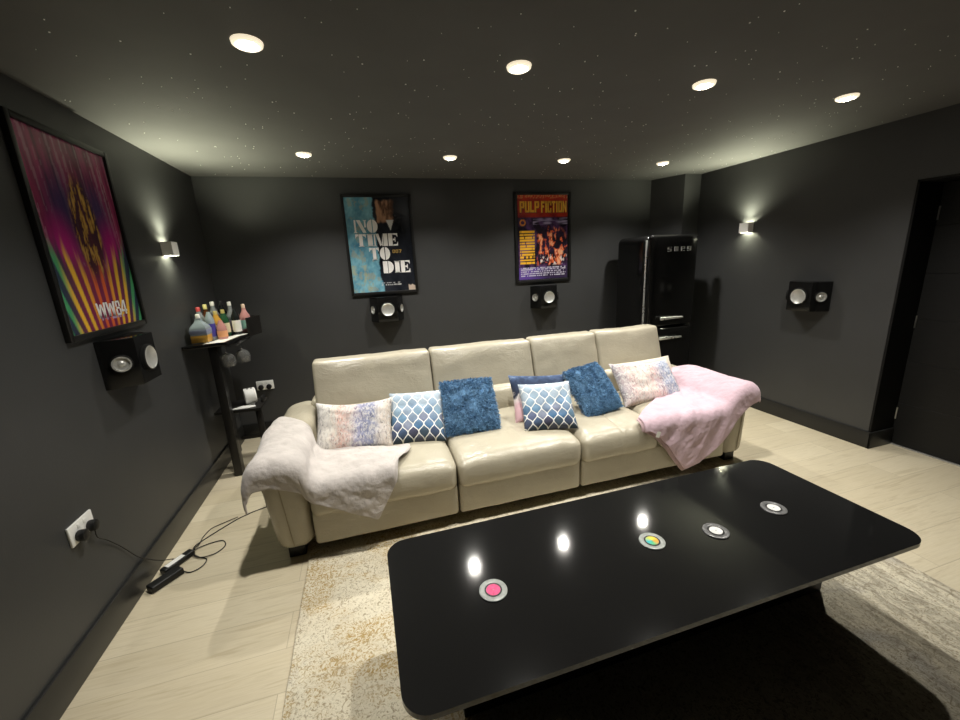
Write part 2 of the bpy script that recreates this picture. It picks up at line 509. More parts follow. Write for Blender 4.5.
def skirting(name, boxes):
    bm = bmesh.new()
    for b in boxes: box(bm, *b, bevel=0.0035, seg=2)
    o = structure(name, bm, M_BASE, True)
    return o
skirting('baseboard_left', [(XL, XL + 0.014, YF, YB, 0, 0.140)])
skirting('baseboard_back', [(XL + 0.014, 3.196, YB - 0.014, YB, 0, 0.140)])
skirting('baseboard_right', [(XR - 0.014, XR, DY1 - 0.028, YB, 0, 0.130), (XR - 0.014, DX, DY1 - 0.028, DY1 - 0.014, 0, 0.130)])

# door leaf with grooves
bm = bmesh.new()
zz = [0.008, 0.33, 0.65, 0.97, 1.29, 1.61, DZ - 0.018]
for a, b in zip(zz[:-1], zz[1:]):
    box(bm, DX, DX + 0.04, DY0 + 0.016, DY1 - 0.016, a + 0.0007, b - 0.0007, bevel=0.0015, seg=1)
door = structure('door_1', bm, M_DOOR)
for zc in (1.690, 0.948, 0.250):
    h = bmesh.new()
    box(h, DX - 0.003, DX + 0.002, DY1 - 0.024, DY1 - 0.016, zc - 0.045, zc + 0.045, bevel=0.001)
    lathe(h, [(0.004, -0.045), (0.004, 0.045)], 10, Matrix.Translation((DX - 0.006, DY1 - 0.021, zc)))
    obj('hinge', h, M_STEEL, door)

# star points in the ceiling
bm = bmesh.new()
rs = random.Random(11)
for k in range(620):
    x = rs.uniform(XL + 0.05, XR - 0.05); y = rs.uniform(0.6, YB - 0.05)
    r = rs.choice((0.0012, 0.0016, 0.0016, 0.0022, 0.003))
    M = Matrix.Translation((x, y, ZC - 0.0015))
    lathe(bm, [(r * 0.6, -0.0007), (r, 0.0), (r, 0.0015)], 6, M)
o = obj('star_points', bm, M_STAR, None, False)
tag(o, 'tiny pale star points scattered across the dark ceiling', 'ceiling stars', kind='stuff')

# ------------------------------------------------------------------ downlights
def downlight_proto():
    r = thing('recessed_downlight')
    prof = [(0.030, -0.002), (0.033, -0.012), (0.042, -0.014), (0.050, -0.009), (0.052, 0.0)]
    obj('halo_bezel', newlathe(prof, seg=32, cap=False), M_HALO_RIM, r)  # rim ring, its cream glow added as a halo
    obj('lens', newlathe([(0.0, -0.0215), (0.010, -0.0205), (0.018, -0.0180), (0.024, -0.0140), (0.028, -0.0085), (0.030, -0.001)], seg=24, cap=False), M_LENS, r)  # flush lens domed downwards to imitate the round spread of its glare
    return r
DL = [(-0.285, 1.775), (0.735, 1.775), (1.70, 1.785), (2.675, 1.79), (-0.275, 3.243), (0.76, 3.235), (1.725, 3.243), (2.714, 3.262)]
DLAB = ['downlight in the front row above the mink throw, beside the pink and gold poster',
        'largest glaring downlight, above the empty middle of the front ceiling row',
        'third downlight of the front row counted from the pink and gold poster wall',
        'downlight of the front row beside the door wall',
        'first downlight of the back row, beside the bar shelf corner',
        'back row downlight above the teal and black poster',
        'back row downlight above the red and yellow poster',
        'back row downlight above the black fridge']
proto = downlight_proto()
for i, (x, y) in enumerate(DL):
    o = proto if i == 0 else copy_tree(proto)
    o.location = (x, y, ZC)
    tag(o, DLAB[i], 'ceiling light', 'recessed ceiling downlights')
    li = bpy.data.lights.new('downlight_beam', 'SPOT')
    li.energy = 102.0
    li.color = (1.0, 0.965, 0.885)
    li.spot_size = math.radians(128)
    li.spot_blend = 0.85
    li.shadow_soft_size = 0.030
    lo = bpy.data.objects.new('downlight_beam', li)
    COL.objects.link(lo)
    lo.location = (x, y, ZC - 0.024)
    lo.parent = None

# ------------------------------------------------------------------ wall sconces (hollow up-and-down lights)
def sconce_proto():
    r = thing('sconce_lamp')
    d, w, h, t = 0.062, 0.094, 0.088, 0.004      # depth from the wall (local +x), width, height
    bm = bmesh.new()
    box(bm, 0.0, t, -w / 2, w / 2, -h / 2, h / 2)
    box(bm, d - t, d, -w / 2, w / 2, -h / 2, h / 2)
    box(bm, t, d - t, -w / 2, -w / 2 + t, -h / 2, h / 2)
    box(bm, t, d - t, w / 2 - t, w / 2, -h / 2, h / 2)
    obj('housing', bm, M_SCONCE, r, False)
    obj('led_block', newbox(0.016, 0.046, -0.03, 0.03, -0.006, 0.006, bevel=0.002), M_LED, r)
    return r
SC_UP, SC_DOWN = 66.0, 6.0
sp = sconce_proto()
for i, (loc, rz, lab) in enumerate([((XL, 3.225, 1.698), 0.0, 'white cube up-and-down light on the wall with the pink and gold poster'),
                                    ((XR, 3.065, 1.708), PI, 'white cube up-and-down light on the wall between fridge and door')]):
    o = sp if i == 0 else copy_tree(sp)
    o.location = loc; o.rotation_euler = (0, 0, rz)
    tag(o, lab, 'wall light', 'white cube wall lights')
    s = 1 if rz == 0 else -1
    # each cube throws one broad beam to the ceiling, one to the floor, and a little stray light on the wall
    for dz, e, tilt, size in ((0.036, SC_UP, 36, 150), (-0.030, SC_DOWN, 20, 120)):
        li = bpy.data.lights.new('sconce_beam', 'SPOT')
        li.energy = e
        li.color = (1.0, 1.0, 0.72)
        li.spot_size = math.radians(size); li.spot_blend = 1.0
        li.shadow_soft_size = 0.006
        lo = bpy.data.objects.new('sconce_beam', li)
        COL.objects.link(lo)
        lo.location = (loc[0] + s * 0.042, loc[1], loc[2] + dz)
        d = Vector((s * math.sin(math.radians(tilt)), 0, math.copysign(math.cos(math.radians(tilt)), dz)))
        lo.rotation_euler = d.to_track_quat('-Z', 'Y').to_euler()
        li = bpy.data.lights.new('sconce_glow', 'POINT')
        li.energy = 3.2 if dz > 0 else 3.6
        li.color = (1.0, 1.0, 0.72)
        li.shadow_soft_size = 0.006
        lo = bpy.data.objects.new('sconce_glow', li)
        COL.objects.link(lo)
        lo.location = (loc[0] + s * 0.032, loc[1], loc[2] + dz * 0.55)

# ------------------------------------------------------------------ posters
def art_sheet(name, w, h, fn, m, parent, nx=110, ny=160):
    """flat printed sheet in local x (across), z (up), facing local -y; colours from fn(u,v)"""
    bm = bmesh.new()
    lay = bm.loops.layers.float_color.new('art')
    vs = [[bm.verts.new((-w / 2 + w * i / nx, 0, -h / 2 + h * j / ny)) for i in range(nx + 1)] for j in range(ny + 1)]
    cs = [[fn(i / nx, j / ny) for i in range(nx + 1)] for j in range(ny + 1)]
    for j in range(ny):
        for i in range(nx):
            f = bm.faces.new((vs[j][i], vs[j][i + 1], vs[j + 1][i + 1], vs[j + 1][i]))
            for lp, (jj, ii) in zip(f.loops, ((j, i), (j, i + 1), (j + 1, i + 1), (j + 1, i))):
                lp[lay] = (*[min(0.9, max(0.0, c * 1.3)) for c in cs[jj][ii]], 1)
    return obj(name, bm, m, parent, False, recalc=False)

def frame(parent, w, h, t=0.026, d=0.024):
    """w,h outside; local wall plane at y=0, front at y=-d"""
    bm = bmesh.new()
    box(bm, -w / 2, -w / 2 + t, -d, 0, -h / 2, h / 2, bevel=0.003)
    box(bm, w / 2 - t, w / 2, -d, 0, -h / 2, h / 2, bevel=0.003)
    box(bm, -w / 2 + t, w / 2 - t, -d, 0, h / 2 - t, h / 2, bevel=0.003)
    box(bm, -w / 2 + t, w / 2 - t, -d, 0, -h / 2, -h / 2 + t, bevel=0.003)
    obj('frame', bm, M_BLACK, parent)
    obj('backing_board', newbox(-w / 2 + 0.004, w / 2 - 0.004, -0.010, -0.002, -h / 2 + 0.004, h / 2 - 0.004), M_BLACKMAT, parent, False)

def mix3(a, b, t): return tuple(a[i] + (b[i] - a[i]) * t for i in range(3))
def nz(u, v, s=0.0): return noise.noise(Vector((u, v, s)))
def fbm(u, v, s=0.0): return noise.fractal(Vector((u, v, s)), 0.6, 2.1, 4)

def letters(parent, name, m, glyphs, place, y=-0.0125, depth=0.001):
    """glyphs: {ch: [polygons]} ; place: [(ch, x, z, w, h)] in sheet coordinates; one mesh of flat raised print"""
    bm = bmesh.new()
    for ch, x, z, w, h in place:
        for poly in glyphs[ch]:
            pts = [(x + p[0] * w, z + p[1] * h) for p in poly]
            lo = [bm.verts.new((p[0], y, p[1])) for p in pts]
            hi = [bm.verts.new((p[0], y - depth, p[1])) for p in pts]
            n = len(pts)
            bm.faces.new(hi)
            for i in range(n): bm.faces.new((lo[i], lo[(i + 1) % n], hi[(i + 1) % n], hi[i]))
    return obj(name, bm, m, parent, False)

def R(x0, x1, y0, y1): return [(x0, y0), (x1, y0), (x1, y1), (x0, y1)]
def arcp(cx, cy, rx, ry, a0, a1, n=14):
    return [(cx + rx * math.cos(math.radians(a0 + (a1 - a0) * k / n)), cy + ry * math.sin(math.radians(a0 + (a1 - a0) * k / n))) for k in range(n + 1)]
STENCIL = {
    'N': [[(0, 0), (0.15, 0), (0.15, 1), (0, 1)], [(0.20, 1), (0.52, 1), (1, 0), (0.70, 0)], R(0.86, 1.0, 0.42, 1.0), R(-0.06, 0.21, 0, 0.07), R(0.80, 1.06, 0.93, 1.0)],
    'O': [arcp(0.47, 0.5, 0.47, 0.52, 90, 270), arcp(0.55, 0.5, 0.47, 0.52, -90, 90)],
    'T': [[(0.0, 0.66), (0.10, 0.80), (0.30, 0.86), (0.30, 1), (0, 1)], R(0.33, 0.67, 0.0, 1.0), [(1, 0.66), (1, 1), (0.70, 1), (0.70, 0.86), (0.90, 0.80)], R(0.24, 0.76, 0, 0.06)],
    'I': [R(0.10, 0.90, 0, 1), R(0.0, 1.0, 0, 0.07), R(0.0, 1.0, 0.93, 1)],
    'M': [R(0.0, 0.10, 0, 1), [(0.13, 1), (0.36, 1), (0.56, 0.1), (0.42, 0)], [(0.56, 0.30), (0.66, 1), (0.66, 0), (0.58, 0.0)], R(0.69, 1.0, 0, 1), R(-0.05, 0.16, 0, 0.07)],
    'E': [R(0.0, 0.44, 0, 1), [(0.48, 1), (1, 1), (1, 0.68), (0.86, 0.86), (0.48, 0.90)], [(0.48, 0), (1, 0), (1, 0.34), (0.86, 0.14), (0.48, 0.10)], R(0.48, 0.74, 0.43, 0.57), R(0.68, 0.76, 0.32, 0.68)],
    'D': [R(0.0, 0.44, 0, 1), arcp(0.49, 0.5, 0.51, 0.5, -90, 90)],
}
BLOCK = {
    'P': [R(0, 0.36, 0, 1), R(0.36, 0.98, 0.84, 1), R(0.64, 1.0, 0.50, 0.95), R(0.36, 0.94, 0.38, 0.54)],
    'U': [R(0, 0.36, 0.08, 1), R(0.64, 1, 0.08, 1), R(0.06, 0.94, 0, 0.18)],
    'L': [R(0, 0.38, 0, 1), R(0.38, 1, 0, 0.22)],
    'F': [R(0, 0.38, 0, 1), R(0.38, 1, 0.80, 1), R(0.38, 0.82, 0.44, 0.62)],
    'I': [R(0.1, 0.9, 0, 1)],
    'C': [R(0, 0.36, 0.05, 0.95), R(0.05, 0.96, 0.83, 1), R(0.05, 0.96, 0, 0.17), R(0.64, 1, 0.62, 0.93), R(0.64, 1, 0.07, 0.38)],
    'T': [R(0, 1, 0.80, 1), R(0.31, 0.69, 0, 0.80)],
    'O': [R(0, 0.35, 0.05, 0.95), R(0.65, 1, 0.05, 0.95), R(0.05, 0.95, 0.84, 1), R(0.05, 0.95, 0, 0.16)],
    'N': [R(0, 0.30, 0, 1), R(0.70, 1, 0, 1), [(0.30, 1), (0.30, 0.58), (0.70, 0), (0.70, 0.42)]],
    'W': [[(0, 1), (0.20, 1), (0.34, 0), (0.16, 0)], [(0.34, 0), (0.17, 0), (0.40, 0.9), (0.52, 0.9)], [(0.66, 0), (0.83, 0), (0.60, 0.9), (0.48, 0.9)], [(1, 1), (0.80, 1), (0.66, 0), (0.84, 0)]],
    '8': [R(0, 0.28, 0.08, 0.44), R(0.72, 1, 0.08, 0.44), R(0.06, 0.32, 0.60, 0.92), R(0.68, 0.94, 0.60, 0.92), R(0.14, 0.86, 0.88, 1), R(0.18, 0.82, 0.45, 0.58), R(0.10, 0.90, 0, 0.13)],
    '4': [R(0.60, 0.84, 0, 1), R(0, 1, 0.20, 0.34), [(0.0, 0.34), (0.20, 0.34), (0.62, 0.92), (0.60, 1), (0.48, 1)]],
    '0': [R(0, 0.30, 0.08, 0.92), R(0.70, 1, 0.08, 0.92), R(0.06, 0.94, 0.84, 1), R(0.06, 0.94, 0, 0.16)],
    '7': [R(0, 1, 0.80, 1), [(0.68, 0.80), (1, 0.80), (0.56, 0), (0.24, 0)]],
}
M_ART = attr_mat('poster_print', rough=0.22, spec=0.35)
M_PRINTWHITE = mat('white_ink', (0.93, 0.91, 0.90), 0.35, vary=0.03)
M_PRINTGOLD = mat('gold_ink', (0.55, 0.36, 0.10), 0.35, vary=0.05)
M_PRINTYELLOW = mat('yellow_ink', (0.80, 0.42, 0.03), 0.35, vary=0.10, vscale=20)
M_PRINTSHADE = mat('dark_red_ink', (0.10, 0.008, 0.006), 0.4, vary=0.05)

# --- teal / black poster on the back wall
w, h = 0.630, 0.900
p1 = thing('hanging_poster', (0.226, YB, 1.710), 'black-framed teal and black film poster with large white stencil letters', 'poster')
frame(p1, w, h)
aw, ah = 0.580, 0.850
def art1(u, v):
    edge = 0.43 + 0.035 * fbm(v * 6, 1.3) + 0.03 * (1 - v)
    teal = mix3((0.075, 0.21, 0.30), (0.16, 0.35, 0.43), 0.5 + 0.9 * fbm(u * 7, v * 7, 2))
    if fbm(u * 9, v * 9, 8) > 0.32: teal = mix3(teal, (0.28, 0.26, 0.16), 0.5)
    if v < 0.30 and u < 0.35: teal = mix3(teal, (0.35, 0.30, 0.12), max(0, fbm(u * 12, v * 12, 5)) * 0.9)
    dark = mix3((0.006, 0.007, 0.010), (0.016, 0.018, 0.024), 0.5 + fbm(u * 3, v * 3, 4))
    c = mix3(teal, dark, sm(edge - 0.012, edge + 0.012, u))
    # warm brown brushed patch with a pale notch under it (plain shapes)
    e = 0.02 * nz(u * 18, v * 18, 3)
    f = sm(0.46, 0.49, u + e) * sm(0.76, 0.72, u + e + 0.03 * nz(v * 30, 1, 2)) * sm(0.73, 0.76, v + e) * sm(0.98, 0.95, v + e)
    warm = mix3((0.34, 0.19, 0.115), (0.06, 0.030, 0.018), sm(0.50, 0.72, u + 0.20 * fbm(u * 12, v * 5, 6)))
    c = mix3(c, warm, f)
    if 0.66 < v < 0.765 and abs(u - 0.675) < (v - 0.655) * 0.55: c = (0.50, 0.50, 0.50)
    # lighter mark in the bottom corner, faint credit dashes
    if u > 0.89 and v < 0.075 + 0.05 * nz(u * 20, v * 9, 2): c = (0.42, 0.34, 0.28)
    if 0.45 < u < 0.78 and (abs(v - 0.093) < 0.005 or abs(v - 0.072) < 0.004) and nz(u * 60, v * 30, 1) > -0.05: c = (0.45, 0.45, 0.45)
    return c
art_sheet('printed_sheet', aw, ah, art1, M_ART, p1).location = (0, -0.0112, 0)
def row(text, x, z, hh, ws, gap=0.012):
    out = []
    for ch, wd in zip(text, ws):
        out.append((ch, x, z, wd, hh)); x += wd + gap
    return out
pl = row('NO', -0.222, 0.117, 0.112, (0.104, 0.094), 0.008) + row('TIME', -0.222, -0.006, 0.112, (0.094, 0.054, 0.122, 0.086), 0.008) \
    + row('TO', -0.112, -0.130, 0.112, (0.088, 0.092), 0.006) + row('DIE', 0.000, -0.256, 0.112, (0.098, 0.052, 0.086), 0.008)
letters(p1, 'title_lettering', M_PRINTWHITE, STENCIL, pl)
pl = row('007', 0.100, -0.072, 0.030, (0.024, 0.024, 0.026), 0.005)
letters(p1, 'gold_number', M_PRINTGOLD, BLOCK, pl)

# --- red / yellow poster on the back wall
w, h = 0.635, 0.898
p2 = thing('hanging_poster', (1.886, YB, 1.727), 'black-framed red, yellow and purple film poster over a small black speaker', 'poster')
frame(p2, w, h)
aw, ah = 0.585, 0.848
def art2(u, v):
    red = mix3((0.34, 0.022, 0.010), (0.20, 0.012, 0.010), 0.5 + fbm(u * 5, v * 9, 1))
    mid = mix3((0.010, 0.007, 0.015), (0.075, 0.035, 0.110), max(0, min(1, 0.35 + 1.5 * fbm(u * 5, v * 6, 3))))
    c = mix3(mid, red, sm(0.735, 0.755, v))
    if v > 0.962: c = mix3((0.40, 0.03, 0.015), (0.5, 0.30, 0.10), 0.6 if nz(u * 50, v * 40, 2) > 0.1 else 0)
    # pale lilac strip under the title
    if 0.66 < v < 0.735 and u > 0.30: c = mix3(c, (0.28, 0.24, 0.38), max(0, min(1, 0.3 + 2.4 * nz(u * 6, v * 40, 9))))
    # yellow text column
    if 0.05 < u < 0.33 + 0.06 * nz(0, math.floor(v * 30), 4) and 0.19 < v < 0.60:
        if (v * 30) % 1.0 < 0.66 and nz(u * 34, math.floor(v * 30) * 3.3, 7) > -0.42: c = (0.66, 0.36, 0.025)
    # ring mark
    if abs(math.hypot((u - 0.11), (v - 0.685) * 1.5) - 0.045) < 0.013: c = (0.6, 0.22, 0.04)
    # loose painterly patches, orange-red, black and cream (abstract)
    if 0.34 < u < 0.98 and 0.16 < v < 0.66:
        a_ = fbm(u * 7.0, v * 5.0, 11) + 0.5 * fbm(u * 19, v * 14, 4)
        k_ = sm(0.34, 0.42, u) * sm(0.16, 0.20, v) * sm(0.66, 0.58, v)
        w_ = sm(0.42, 0.30, math.hypot(u - 0.62, (v - 0.36) * 1.2))
        c = mix3(c, (0.012, 0.009, 0.012), 0.75 * k_ * sm(0.3, -0.1, a_))
        c = mix3(c, (0.50, 0.085, 0.025), k_ * w_ * sm(0.02, 0.16, a_))
        c = mix3(c, (0.62, 0.30, 0.16), k_ * w_ * sm(0.30, 0.42, a_))
        c = mix3(c, (0.55, 0.48, 0.46), k_ * sm(0.30, 0.40, fbm(u * 11, v * 9, 21)) * sm(0.36, 0.24, v))
    # purple strip with pale credits
    if v < 0.155:
        c = mix3((0.085, 0.045, 0.22), (0.03, 0.02, 0.05), sm(0.2, 0.8, u + 0.4 * nz(u * 3, v * 9, 2)))
        if 0.06 < u < 0.94 and v > 0.035 and (v * 42) % 1.0 < 0.55 and nz(u * 46, math.floor(v * 42) * 2.7, 3) > -0.15: c = (0.40, 0.38, 0.46)
    if u < 0.02 or u > 0.98 or v < 0.012: c = (0.012, 0.012, 0.014)
    return c
art_sheet('printed_sheet', aw, ah, art2, M_ART, p2).location = (0, -0.0112, 0)
ws = (0.052, 0.052, 0.044, 0.052)
ws2 = (0.040, 0.022, 0.044, 0.042, 0.022, 0.044, 0.046)
def pulp(dx, dz):
    return row('PULP', -0.258 + dx, 0.255 + dz, 0.108, ws, 0.005) + row('FICTION', -0.022 + dx, 0.252 + dz, 0.112, ws2, 0.005)
letters(p2, 'title_shadow', M_PRINTSHADE, BLOCK, pulp(0.006, -0.006), y=-0.0119, depth=0.0005)
letters(p2, 'title_lettering', M_PRINTYELLOW, BLOCK, pulp(0, 0))

# --- pink / gold poster on the side wall
w, h = 0.655, 0.895
p3 = thing('hanging_poster', (XL, 2.408, 1.712), 'black-framed magenta poster with golden rays and a white bottom title', 'poster', rz=PI / 2)
frame(p3, w, h)
aw, ah = 0.605, 0.845
def art3(u, v):
    st = fbm(u * 14 + v * 1.5, v * 1.6, 1)
    c = mix3((0.10, 0.015, 0.045), (0.24, 0.030, 0.095), 0.5 + 1.1 * st)
    if fbm(u * 30 + v * 3, v * 1.2, 5) > 0.32: c = mix3(c, (0.33, 0.22, 0.28), 0.45)
    # darker blue-violet sides around the middle
    b = sm(0.26, 0.05, math.hypot((abs(u - 0.5) - 0.20) / 1.0, (v - 0.60) * 0.75))
    c = mix3(c, (0.030, 0.022, 0.085), b * 0.9)
    m = sm(0.24, 0.02, math.hypot(abs(u - 0.5) - 0.30, (v - 0.42) * 0.9))
    c = mix3(c, (0.34, 0.012, 0.16), m)
    # column of broken golden marks (abstract)
    d = math.hypot((u - 0.52) / 0.17, (v - 0.54) / 0.30)
    g = fbm(u * 22, v * 6, 7)
    if g > 0.06: c = mix3(c, mix3((0.16, 0.075, 0.015), (0.42, 0.25, 0.06), sm(0.0, 0.5, g)), sm(1.05, 0.75, d))
    else: c = mix3(c, (0.035, 0.015, 0.015), 0.8 * sm(1.05, 0.75, d))
    # rays fanning up from the bottom
    lim = 0.30 + 0.20 * abs(u - 0.5) * 2 + 0.10 * nz(u * 30, 0, 3)
    if v < lim + 0.06:
        a = math.atan2(u - 0.52, v + 0.75)
        k = a * 62
        s_ = 0.5 + 0.5 * math.sin(k)
        e = abs(u - 0.5)
        hot = mix3((0.55, 0.10, 0.03), (0.62, 0.36, 0.03), sm(0.05, 0.22, e))
        hot = mix3(hot, (0.05, 0.24, 0.10), sm(0.33, 0.43, e))
        cold = mix3((0.16, 0.02, 0.06), (0.02, 0.03, 0.05), sm(0.2, 0.45, e))
        r_ = mix3(cold, hot, sm(0.45, 0.75, s_))
        c = mix3(c, r_, sm(lim + 0.06, lim - 0.10, v))
    if 0.40 < u < 0.74 and abs(v - 0.052) < 0.008 and nz(u * 50, v * 30, 1) > -0.1: c = (0.35, 0.26, 0.40)
    return c
art_sheet('printed_sheet', aw, ah, art3, M_ART, p3).location = (0, -0.0112, 0)
pl = row('WW84', -0.085, -0.372, 0.072, (0.074, 0.074, 0.044, 0.050), 0.004)
letters(p3, 'title_lettering', M_PRINTWHITE, BLOCK, pl)

# ------------------------------------------------------------------ surround speakers (front baffle + two angled sides)
def speaker_proto():
    r = thing('mounted_speaker')
    hz = 0.118
    pts = [(-0.155, 0.0), (-0.155, -0.015), (-0.092, -0.130), (0.092, -0.130), (0.155, -0.015), (0.155, 0.0)]
    bm = prism(bmesh.new(), pts, -hz, hz, bevel=0.004)
    cab = obj('cabinet', bm, M_BLACKGLOSS, r, True, 30)
    def driver(name, rad, M, cone):
        bm = bmesh.new()
        lathe(bm, [(rad * 1.16, 0.0), (rad * 1.14, 0.012), (rad * 1.03, 0.015), (rad * 0.99, 0.010)], 32, M, cap=False)
        o = obj(name, bm, M_BLACKMAT, r)
        bm = bmesh.new()
        if cone:
            prof = [(rad * 1.0, 0.0125), (rad * 0.95, 0.0145), (rad * 0.91, 0.0125), (rad * 0.62, 0.0055), (rad * 0.36, 0.0018), (rad * 0.15, 0.0007), (0, 0.0005)]
        else:
            prof = [(rad * 1.0, 0.0115), (rad * 0.84, 0.0125), (rad * 0.74, 0.003), (rad * 0.45, 0.002), (rad * 0.38, 0.006), (rad * 0.2, 0.010), (0, 0.011)]
        lathe(bm, prof, 32, M, cap=False)
        obj('cone' if cone else 'dome', bm, M_CONE, o)
    Rx = Matrix.Rotation(PI / 2, 4, 'X')          # +z -> -y
    driver('woofer', 0.060, Matrix.Translation((0, -0.1305, 0)) @ Rx, True)
    for s in (-1, 1):
        ang = math.atan2(0.115, 0.063)            # tilt of the side
        n = Vector((s * 0.115, -0.063, 0)).normalized()
        Rm = n.to_track_quat('Z', 'Y').to_matrix().to_4x4()
        c = Vector((s * 0.124, -0.0725, 0)) + n * 0.001
        driver('tweeter', 0.038, Matrix.Translation(c) @ Rm, False)
    bm = newbox(-0.03, 0.03, -0.012, 0.0, -hz - 0.014, -hz - 0.0005, bevel=0.002)
    obj('bracket', bm, M_BLACKMAT, r)
    return r
spk = speaker_proto()
for i, (loc, rz, lab) in enumerate([
    ((0.222, YB, 1.122), 0.0, 'small black surround speaker under the teal and black poster'),
    ((1.888, YB, 1.122), 0.0, 'small black surround speaker under the red and yellow poster'),
    ((XL, 2.408, 1.122), PI / 2, 'black surround speaker under the pink and gold poster'),
    ((XR, 2.430, 1.118), -PI / 2, 'black surround speaker alone on the wall beside the door')]):
    o = spk if i == 0 else copy_tree(spk)
    o.location = loc; o.rotation_euler = (0, 0, rz)
    tag(o, lab, 'speaker', 'silver-coned surround speakers')

# ------------------------------------------------------------------ fridge
FX0, FX1, FYD, FYB, FH = 2.662, 3.212, 3.290, 3.840, 1.685
fr = thing('retro_fridge', ((FX0 + FX1) / 2, (FYD + FYB) / 2, 0), 'glossy black rounded retro fridge with chrome handles behind the sofa', 'fridge')
ox, oy = (FX0 + FX1) / 2, (FYD + FYB) / 2
def fl(bm):
    for v in bm.verts: v.co -= Vector((ox, oy, 0))
    return bm
bm = bmesh.new()
rounded(bm, FX0, FX1, FYD + 0.070, FYB, 0.05, FH, 0.060, (4, 4, 6))
obj('body', fl(bm), M_BLACKGLOSS, fr)
bm = bmesh.new()
box(bm, FX0 + 0.03, FX1 - 0.03, FYD + 0.10, FYB - 0.03, 0.0, 0.055)
obj('plinth', fl(bm), M_BLACKMAT, fr)
SPLIT = 0.795
for z0, z1, hz in ((SPLIT + 0.006, FH, 0.890), (0.075, SPLIT - 0.006, 0.692)):
    bm = bmesh.new()
    rounded(bm, FX0 + 0.004, FX1, FYD, FYD + 0.066, z0, z1, 0.030, (6, 2, 8),
            warp=lambda q, u: Vector((q.x, q.y - 0.012 * (1 - u.x * u.x), q.z)))
    d = obj('door', fl(bm), M_BLACKGLOSS, fr)
    bm = bmesh.new()
    hx0 = 2.775
    rounded(bm, hx0, hx0 + 0.265, FYD - 0.056, FYD - 0.034, hz - 0.016, hz + 0.016, 0.010, (8, 2, 2),
            warp=lambda q, u, hz=hz: Vector((q.x, q.y, hz + (q.z - hz) * (1.0 - 0.45 * (u.x * 0.5 + 0.5)))))
    for hx in (hx0 + 0.03, hx0 + 0.10):
        box(bm, hx, hx + 0.022, FYD - 0.038, FYD - 0.006, hz - 0.010, hz + 0.010, bevel=0.003)
    obj('handle', fl(bm), M_CHROME, d)
bm = newbox(FX0 - 0.003, FX0 + 0.009, FYD + 0.060, FYD + 0.078, 0.09, FH - 0.045, bevel=0.003)
obj('chrome_strip', fl(bm), M_CHROME, fr)
# maker lettering across the top of the upper door
SM = {
    's': [R(0, 1, 0.86, 1), R(0, 0.28, 0.5, 0.95), R(0, 1, 0.43, 0.57), R(0.72, 1, 0.05, 0.5), R(0, 1, 0, 0.14)],
    'm': [R(0, 0.18, 0, 1), R(0.41, 0.59, 0, 0.95), R(0.82, 1, 0, 0.95), R(0.1, 0.95, 0.84, 1)],
    'e': [R(0, 0.28, 0.06, 0.94), R(0.05, 0.95, 0.86, 1), R(0.72, 1, 0.45, 0.94), R(0.2, 1, 0.43, 0.57), R(0.05, 1, 0, 0.14)],
    'g': [R(0, 0.28, 0.36, 0.94), R(0.05, 0.8, 0.86, 1), R(0.72, 1, 0.05, 1), R(0.05, 0.8, 0.30, 0.44), R(0, 0.95, 0, 0.13)],
}
for ch, xc in zip('smeg', (2.862, 2.938, 3.016, 3.090)):
    bm = bmesh.new()
    for poly in SM[ch]:
        pts = [(xc - 0.021 + p[0] * 0.042, 1.527 + p[1] * 0.042) for p in poly]
        lo = [bm.verts.new((p[0], FYD - 0.008, p[1])) for p in pts]
        hi = [bm.verts.new((p[0], FYD - 0.0165, p[1])) for p in pts]
        bm.faces.new(hi)
        for i in range(4): bm.faces.new((lo[i], lo[(i + 1) % 4], hi[(i + 1) % 4], hi[i]))
    obj('chrome_letter', fl(bm), M_CHROME, fr, False)

# ------------------------------------------------------------------ rug
bm = bmesh.new()
rounded(bm, -0.432, 2.366, 0.22, 2.40, 0.0, 0.011, 0.005, (70, 60, 1),
        warp=lambda q, u: Vector((q.x + 0.004 * nz(q.y * 6, 0, 1), q.y + 0.004 * nz(q.x * 6, 0, 2), q.z + (0.0015 * nz(q.x * 60, q.y * 60, 3) if u.z > 0 else 0))))
o = obj('area_rug', bm, M_RUG)
tag(o, 'pale distressed rug with gold and grey marks under the black table', 'rug')

# ------------------------------------------------------------------ sofa
SOFA = thing('recliner_sofa', (1.02, 2.6, 0), 'long cream leather four-seat recliner sofa along the back of the room', 'sofa')
OS = Vector((1.02, 2.6, 0))
def sl(bm):
    for v in bm.verts: v.co -= OS
    return bm
SEAT_Z = 0.438
def seat_part(x0, x1, seam=True, seed=0.0, lift=0.0):
    xc = (x0 + x1) / 2
    def warp(q, u):
        d = math.exp(-((q.x - xc) / 0.010) ** 2) if seam else 0.0
        top = sm(0.2, 0.9, u.z)
        crown = (1 - abs(u.x) ** 3) * (1 - max(0, u.y) ** 2)
        q.z += top * (0.016 * crown - 0.006 * d) + top * 0.006 * fbm(q.x * 5, q.y * 4, seed)
        q.z -= 0.018 * top * sm(-0.45, -1.0, u.y)                      # rolls over at the front
        front = sm(-0.85, -1.0, u.y)
        q.y -= front * (0.020 * (1 - u.z * u.z) - 0.004 * d)
        # lower lip wavers
        low = sm(-0.7, -1.0, u.z) * sm(-0.6, -1.0, u.y)
        q.z += low * 0.010 * fbm(q.x * 4, seed, 3) + low * lift * sm(0.2, 1.0, u.x)
        return q
    bm = bmesh.new()
    rounded(bm, x0, x1, 2.026, 2.76, 0.238, SEAT_Z, 0.050, (34, 16, 6), warp)
    return obj('seat_cushion', sl(bm), M_LEATHER, SOFA)
SX = [-0.388, 0.415, 1.215, 1.790, 2.372]
g = 0.004
seat_part(SX[0] + g, SX[1] - g, True, 1.0)
